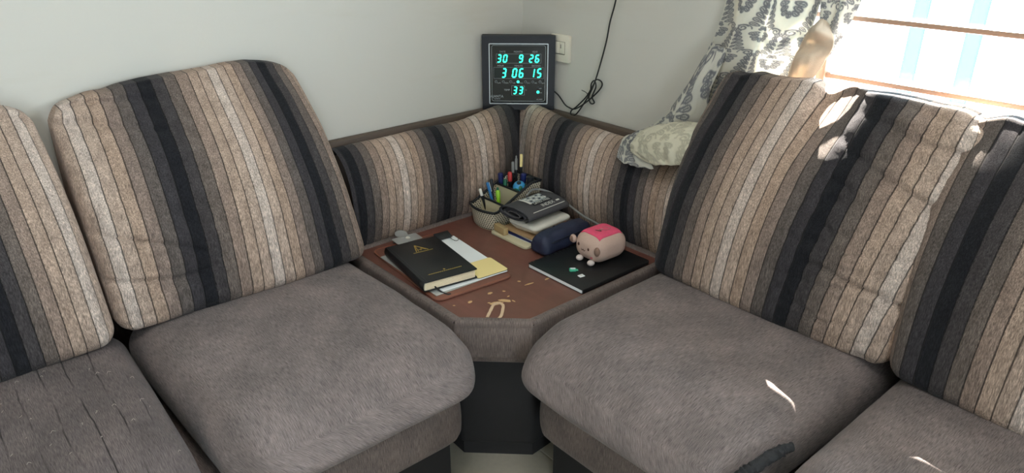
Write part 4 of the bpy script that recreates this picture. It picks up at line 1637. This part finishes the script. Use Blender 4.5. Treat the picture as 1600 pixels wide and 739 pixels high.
cm = MB()
cm.grid(lambda s, t: Vector(((s - .5) * CL + 0.003 * nz3(t * 9, 1, 1), *cuff_prof(t))), 20, 130)
cm.build('roll', M['cuff'], cfo, solid=0.0032, angle=180)
for sx in (-1, 1):
    MB().tube([((CL / 2 - 0.0004) * sx, *cuff_prof(k / 60 * 0.62)) for k in range(61)], 0.0019, 6).build('edge_binding', M['cuffd'], cfo)
# printed patch and lettering lie on the top of the roll


def on_cuff(x, y):
    """point on the outer surface above (x,y)"""
    q = max(-0.99, min(0.99, y / 0.0655))
    return Vector((x, y, 0.0215 + 0.0195 * math.sqrt(1 - q * q) + 0.0022))


pt = MB()
pt.grid(lambda s, t: on_cuff(-0.022 + 0.074 * s - 0.012 * (1 - t), -0.018 + 0.046 * t) + Vector((0, 0, 0.0002)), 10, 8)
pt.build('print_patch', M['greyline'], cfo)
pt = MB()
pt.grid(lambda s, t: on_cuff(-0.034 + 0.009 * s, -0.020 + 0.050 * t) + Vector((0, 0, 0.0005)), 3, 8)
pt.build('print_bar', M['print'], cfo)
pt = MB()
pt.grid(lambda s, t: on_cuff(-0.030 + 0.080 * s, -0.0315 + 0.014 * t) + Vector((0, 0, 0.0004)), 10, 4)
pt.build('print_band', M['cuffd'], cfo)


def cuff_text(body_, x, y, size):
    tm = MB()
    tm.text(body_, size, Matrix.Identity(4), 0.0001)
    tm.v = [tuple(on_cuff(x + px, y + py) + Vector((0, 0, 0.0008 + pz_))) for px, py, pz_ in tm.v]
    tm.build('lettering', M['print'], cfo, smooth=False)


cuff_text('LATEX FREE', 0.010, -0.0245, 0.0125)
for k in range(3):
    for j in range(6):
        pt = MB()
        pt.grid(lambda s, t: on_cuff(-0.020 + j * 0.0115 + 0.0085 * s, -0.010 + k * 0.0125 + 0.007 * t) + Vector((0, 0, 0.0005)), 2, 2)
        pt.build('size_mark', M['print' if (j + k) % 3 else 'cuffd'], cfo)
cuff_text('INDEX', 0.016, -0.0435, 0.0175)
pt = MB()
pt.grid(lambda s, t: on_cuff(0.052 + 0.014 * s, -0.046 + 0.006 * t) + Vector((0, 0, 0.0006)), 3, 3)
pt.build('print_dash', M['print'], cfo)
pt = MB()
pt.grid(lambda s, t: on_cuff(-0.060 + 0.135 * s, -0.0585 + 0.0018 * t) + Vector((0, 0, 0.0006)), 10, 2)
pt.build('print_line', M['print'], cfo)
# air tube
inv2 = (Matrix.Translation((1.385, 1.497, cfz)) @ Matrix.Rotation(R(4), 4, 'Z')).inverted()
tp = bez([(1.40, 1.545, cfz + 0.036), (1.435, 1.553, cfz + 0.046), (1.468, 1.535, cfz + 0.040), (1.488, 1.50, cfz + 0.026), (1.498, 1.450, 0.515), (1.500, 1.40, 0.500), (1.505, 1.345, 0.490), (1.503, 1.29, 0.478), (1.497, 1.25, 0.475)], 10)
MB().tube([inv2 @ p for p in tp], 0.0036, 8).build('air_tube', M['tube'], cfo)

# ------------------------------------------------------------------ woven organiser basket
bs = thing('pen_basket', 'cream woven plastic pen basket with a dark rim', 'basket', (1.383, 1.624, ZS), 0)
# outline: front end (towards -x) rounded; local coordinates
BX0, BX1, BY0, BY1 = -0.108, 0.095, -0.058, 0.058
outl = []
for k in range(13):
    t = -1 + 2 * k / 12
    outl.append((BX0 + 0.016 * t * t, -BY1 * t))          # bowed front: +y -> -y
side1 = [(BX0 + 0.016 + (BX1 - BX0 - 0.016) * k / 16, BY0) for k in range(1, 17)]
back = [(BX1, BY0 + (BY1 - BY0) * k / 8) for k in range(1, 9)]
side2 = [(BX1 + (BX0 + 0.016 - BX1) * k / 16, BY1) for k in range(1, 16)]
outl = outl + side1 + back + side2


def rim_h(x):
    return 0.062 + 0.062 * min(1.0, max(0.0, (x - BX0 - 0.030) / 0.135))


acc = [0]
for i in range(1, len(outl) + 1):
    acc.append(acc[-1] + math.dist(outl[i % len(outl)], outl[i - 1]))


def wall_fn(s, t):
    k = int(round(s * len(outl))) % len(outl)
    x, y = outl[k]
    h_ = rim_h(x)
    fl_ = 0.90 + 0.10 * t
    return Vector((x * fl_, y * fl_, 0.002 + (h_ - 0.002) * t))


wl = MB()
wl.grid(wall_fn, len(outl), 10, lambda s, t: (acc[int(round(s * len(outl)))], t * rim_h(outl[int(round(s * len(outl))) % len(outl)][0])))
wl.build('woven_wall', M['weave'], bs, solid=0.0018, angle=60)
MB().prism([(x * 0.9, y * 0.9) for x, y in outl], 0.0, 0.003).build('floor', M['cream'], bs)
rp = [(x, y, rim_h(x)) for x, y in outl]
MB().tube(rp, 0.0042, 8, True).build('rim', M['blackp'], bs)
for xd in (-0.050, 0.012):
    h_ = rim_h(xd)
    MB().box((xd, 0, h_ / 2), (0.002, (BY1 - BY0) * 0.95, h_ - 0.006)).build('divider', M['cream'], bs)
    MB().box((xd, 0, h_ - 0.001), (0.0065, (BY1 - BY0) - 0.002, 0.006)).build('divider_rim', M['blackp'], bs, bevel=0.002)
BO = Vector((1.383, 1.624, ZS))


def pen(name, label, foot, top, r, mat, cap=None, tip=None, cat='pen', clipm=None):
    """a pen standing in the basket; foot and top in basket coordinates"""
    f, t = BO + Vector(foot), BO + Vector(top)
    d = (t - f)
    L = d.length
    root = thing(name, label, cat, tuple(f), 0, 'pens standing in the woven basket')
    root.rotation_mode = 'QUATERNION'
    root.rotation_quaternion = Vector((0, 0, 1)).rotation_difference(d.normalized())
    MB().lathe([(r * 0.55, 0.0), (r, 0.006), (r, L * 0.80)], 12).build('barrel', mat, root)
    MB().lathe([(r * 1.12, L * 0.78), (r * 1.12, L - 0.003), (r * 0.75, L)], 12).build('cap', cap or mat, root)
    if clipm:
        MB().box((r * 1.35, 0, L * 0.86), (r * 0.3, r * 0.7, L * 0.24)).build('pocket_clip', clipm, root, bevel=0.0004)
    if tip:
        MB().lathe([(r * 0.6, L - 0.0005), (r * 0.6, L + 0.006), (r * 0.4, L + 0.008)], 10).build('push_button', tip, root)
    return root


pen('pen', 'white capped dark pen leaning leftmost in the basket', (-0.040, 0.030, 0.004), (-0.062, 0.046, 0.104), 0.0045, M['blackp'], M['white'])
pen('pen', 'blue pen leaning left in the basket', (-0.028, 0.004, 0.004), (-0.042, 0.034, 0.124), 0.0045, M['blue'], M['blue'], None, 'pen', M['paper'])
pen('pen', 'lime green pen standing at the front of the basket', (-0.034, -0.016, 0.004), (-0.034, -0.006, 0.108), 0.0062, M['green'], M['green'], M['dkgreen'])
pen('pen', 'black pen behind the lime green pen', (-0.020, 0.030, 0.004), (-0.018, 0.044, 0.126), 0.005, M['blackp'], M['blackp'])
pen('pen', 'dark green marker beside the blue sharpener', (0.022, 0.020, 0.004), (0.016, 0.018, 0.124), 0.0055, M['dkgreen'], M['dkgreen'])
pen('marker', 'dark blue marker at the back of the basket near the wall side', (0.030, 0.040, 0.004), (0.022, 0.048, 0.136), 0.0078, M['dkblue'], M['dkblue'], None, 'marker')
pen('marker', 'thick black marker rightmost in the basket', (0.068, -0.030, 0.006), (0.074, -0.036, 0.136), 0.0105, M['blackp'], M['blackp'], None, 'marker')
pen('marker', 'violet blue marker beside the thick black marker', (0.066, 0.000, 0.004), (0.070, -0.008, 0.138), 0.0085, M['dkblue'], M['dkblue'], None, 'marker')
pen('pen', 'black pen with red band in the middle of the basket', (0.050, 0.030, 0.004), (0.046, 0.030, 0.138), 0.0065, M['blackp'], M['redp'], None, 'pen')
pen('pen', 'tall thin dark pen with grey cap against the cushions', (0.075, 0.034, 0.004), (0.083, 0.042, 0.172), 0.0042, M['blackp'], M['tube'], M['tube'])
pen('pencil', 'tall yellow tipped pencil in the corner behind the basket', (0.080, 0.020, 0.004), (0.094, 0.030, 0.186), 0.0040, M['blackp'], M['yellow'], None, 'pencil')
pen('pen', 'tall black pen between the grey capped pen and the pencil', (0.070, 0.040, 0.004), (0.076, 0.050, 0.160), 0.0045, M['blackp'], M['tube'], None, 'pen')

# globe-shaped sharpener
gs = thing('globe_sharpener', 'blue round globe sharpener in the basket beside the green marker', 'sharpener', (BO.x + 0.036, BO.y - 0.026, BO.z + 0.0845), 0)
MB().ell((0, 0, 0.0205), (0.0205, 0.0205, 0.0205), 24, 16).build('ball', M['globe'], gs)
cont = MB()
for (a0, el, ra, rb) in ((200, -8, .010, .006), (240, 12, .006, .008), (285, -20, .009, .006), (300, 20, .007, .004)):
    d = Vector((math.cos(R(a0)) * math.cos(R(el)), math.sin(R(a0)) * math.cos(R(el)), math.sin(R(el))))
    q = d.to_track_quat('Z', 'Y').to_matrix().to_4x4()
    cont.ell(Vector((0, 0, 0.0205)) + d * 0.0196, (ra, rb, 0.0020), 12, 6, q)
cont.build('land_print', M['dkgreen'], gs)
hd = Vector((-0.36, -0.30, 0.88)).normalized()
MB().lathe([(0.0068, 0.0), (0.0068, 0.0012), (0.0055, 0.0014)], 16, Matrix.Translation(Vector((0, 0, 0.0205)) + hd * 0.0195) @ hd.to_track_quat('Z', 'Y').to_matrix().to_4x4()).build('sharpening_hole', M['blackp'], gs)
# filler block under the sharpener so that it is carried: a small box of leads
bxs = tag(MB().box((0, 0, 0.0395), (0.036, 0.036, 0.079)).build('lead_box', M['dkblue'], bevel=0.003), 'small dark blue box standing in the basket under the globe sharpener', 'box')
bxs.location = (BO.x + 0.036, BO.y - 0.026, BO.z + 0.0042)

# loop of peeled veneer at the front of the table
lp = MB()
lpath = bez([(0.958, 1.192, 0), (0.985, 1.212, 0), (1.008, 1.228, 0), (1.022, 1.226, 0), (1.024, 1.212, 0), (1.008, 1.194, 0), (0.988, 1.176, 0), (0.976, 1.170, 0)], 8)
n_ = len(lpath)
vs_, fs_ = [], []
for i, p in enumerate(lpath):
    t = (lpath[min(n_ - 1, i + 1)] - lpath[max(0, i - 1)]).normalized()
    nr = Vector((-t.y, t.x, 0))
    hw_ = 0.0036 + 0.0012 * nz3(i * 0.4, 1, 1)
    z0, z1 = ZS + 0.0002, ZS + 0.0024
    for sgn, z in ((1, z0), (-1, z0), (-1, z1), (1, z1)):
        vs_.append(p + nr * hw_ * sgn + Vector((0, 0, z)))
for i in range(n_ - 1):
    for j in range(4):
        fs_.append((i * 4 + j, i * 4 + (j + 1) % 4, i * 4 + 4 + (j + 1) % 4, i * 4 + 4 + j))
fs_ += [(0, 1, 2, 3), tuple((n_ - 1) * 4 + j for j in (3, 2, 1, 0))]
lp.add(vs_, fs_)
tag(lp.build('veneer_strip', M['strip'], base=(1.0, 1.2, ZS)), 'pale curled strip of veneer at the front edge of the brown table', 'strip')
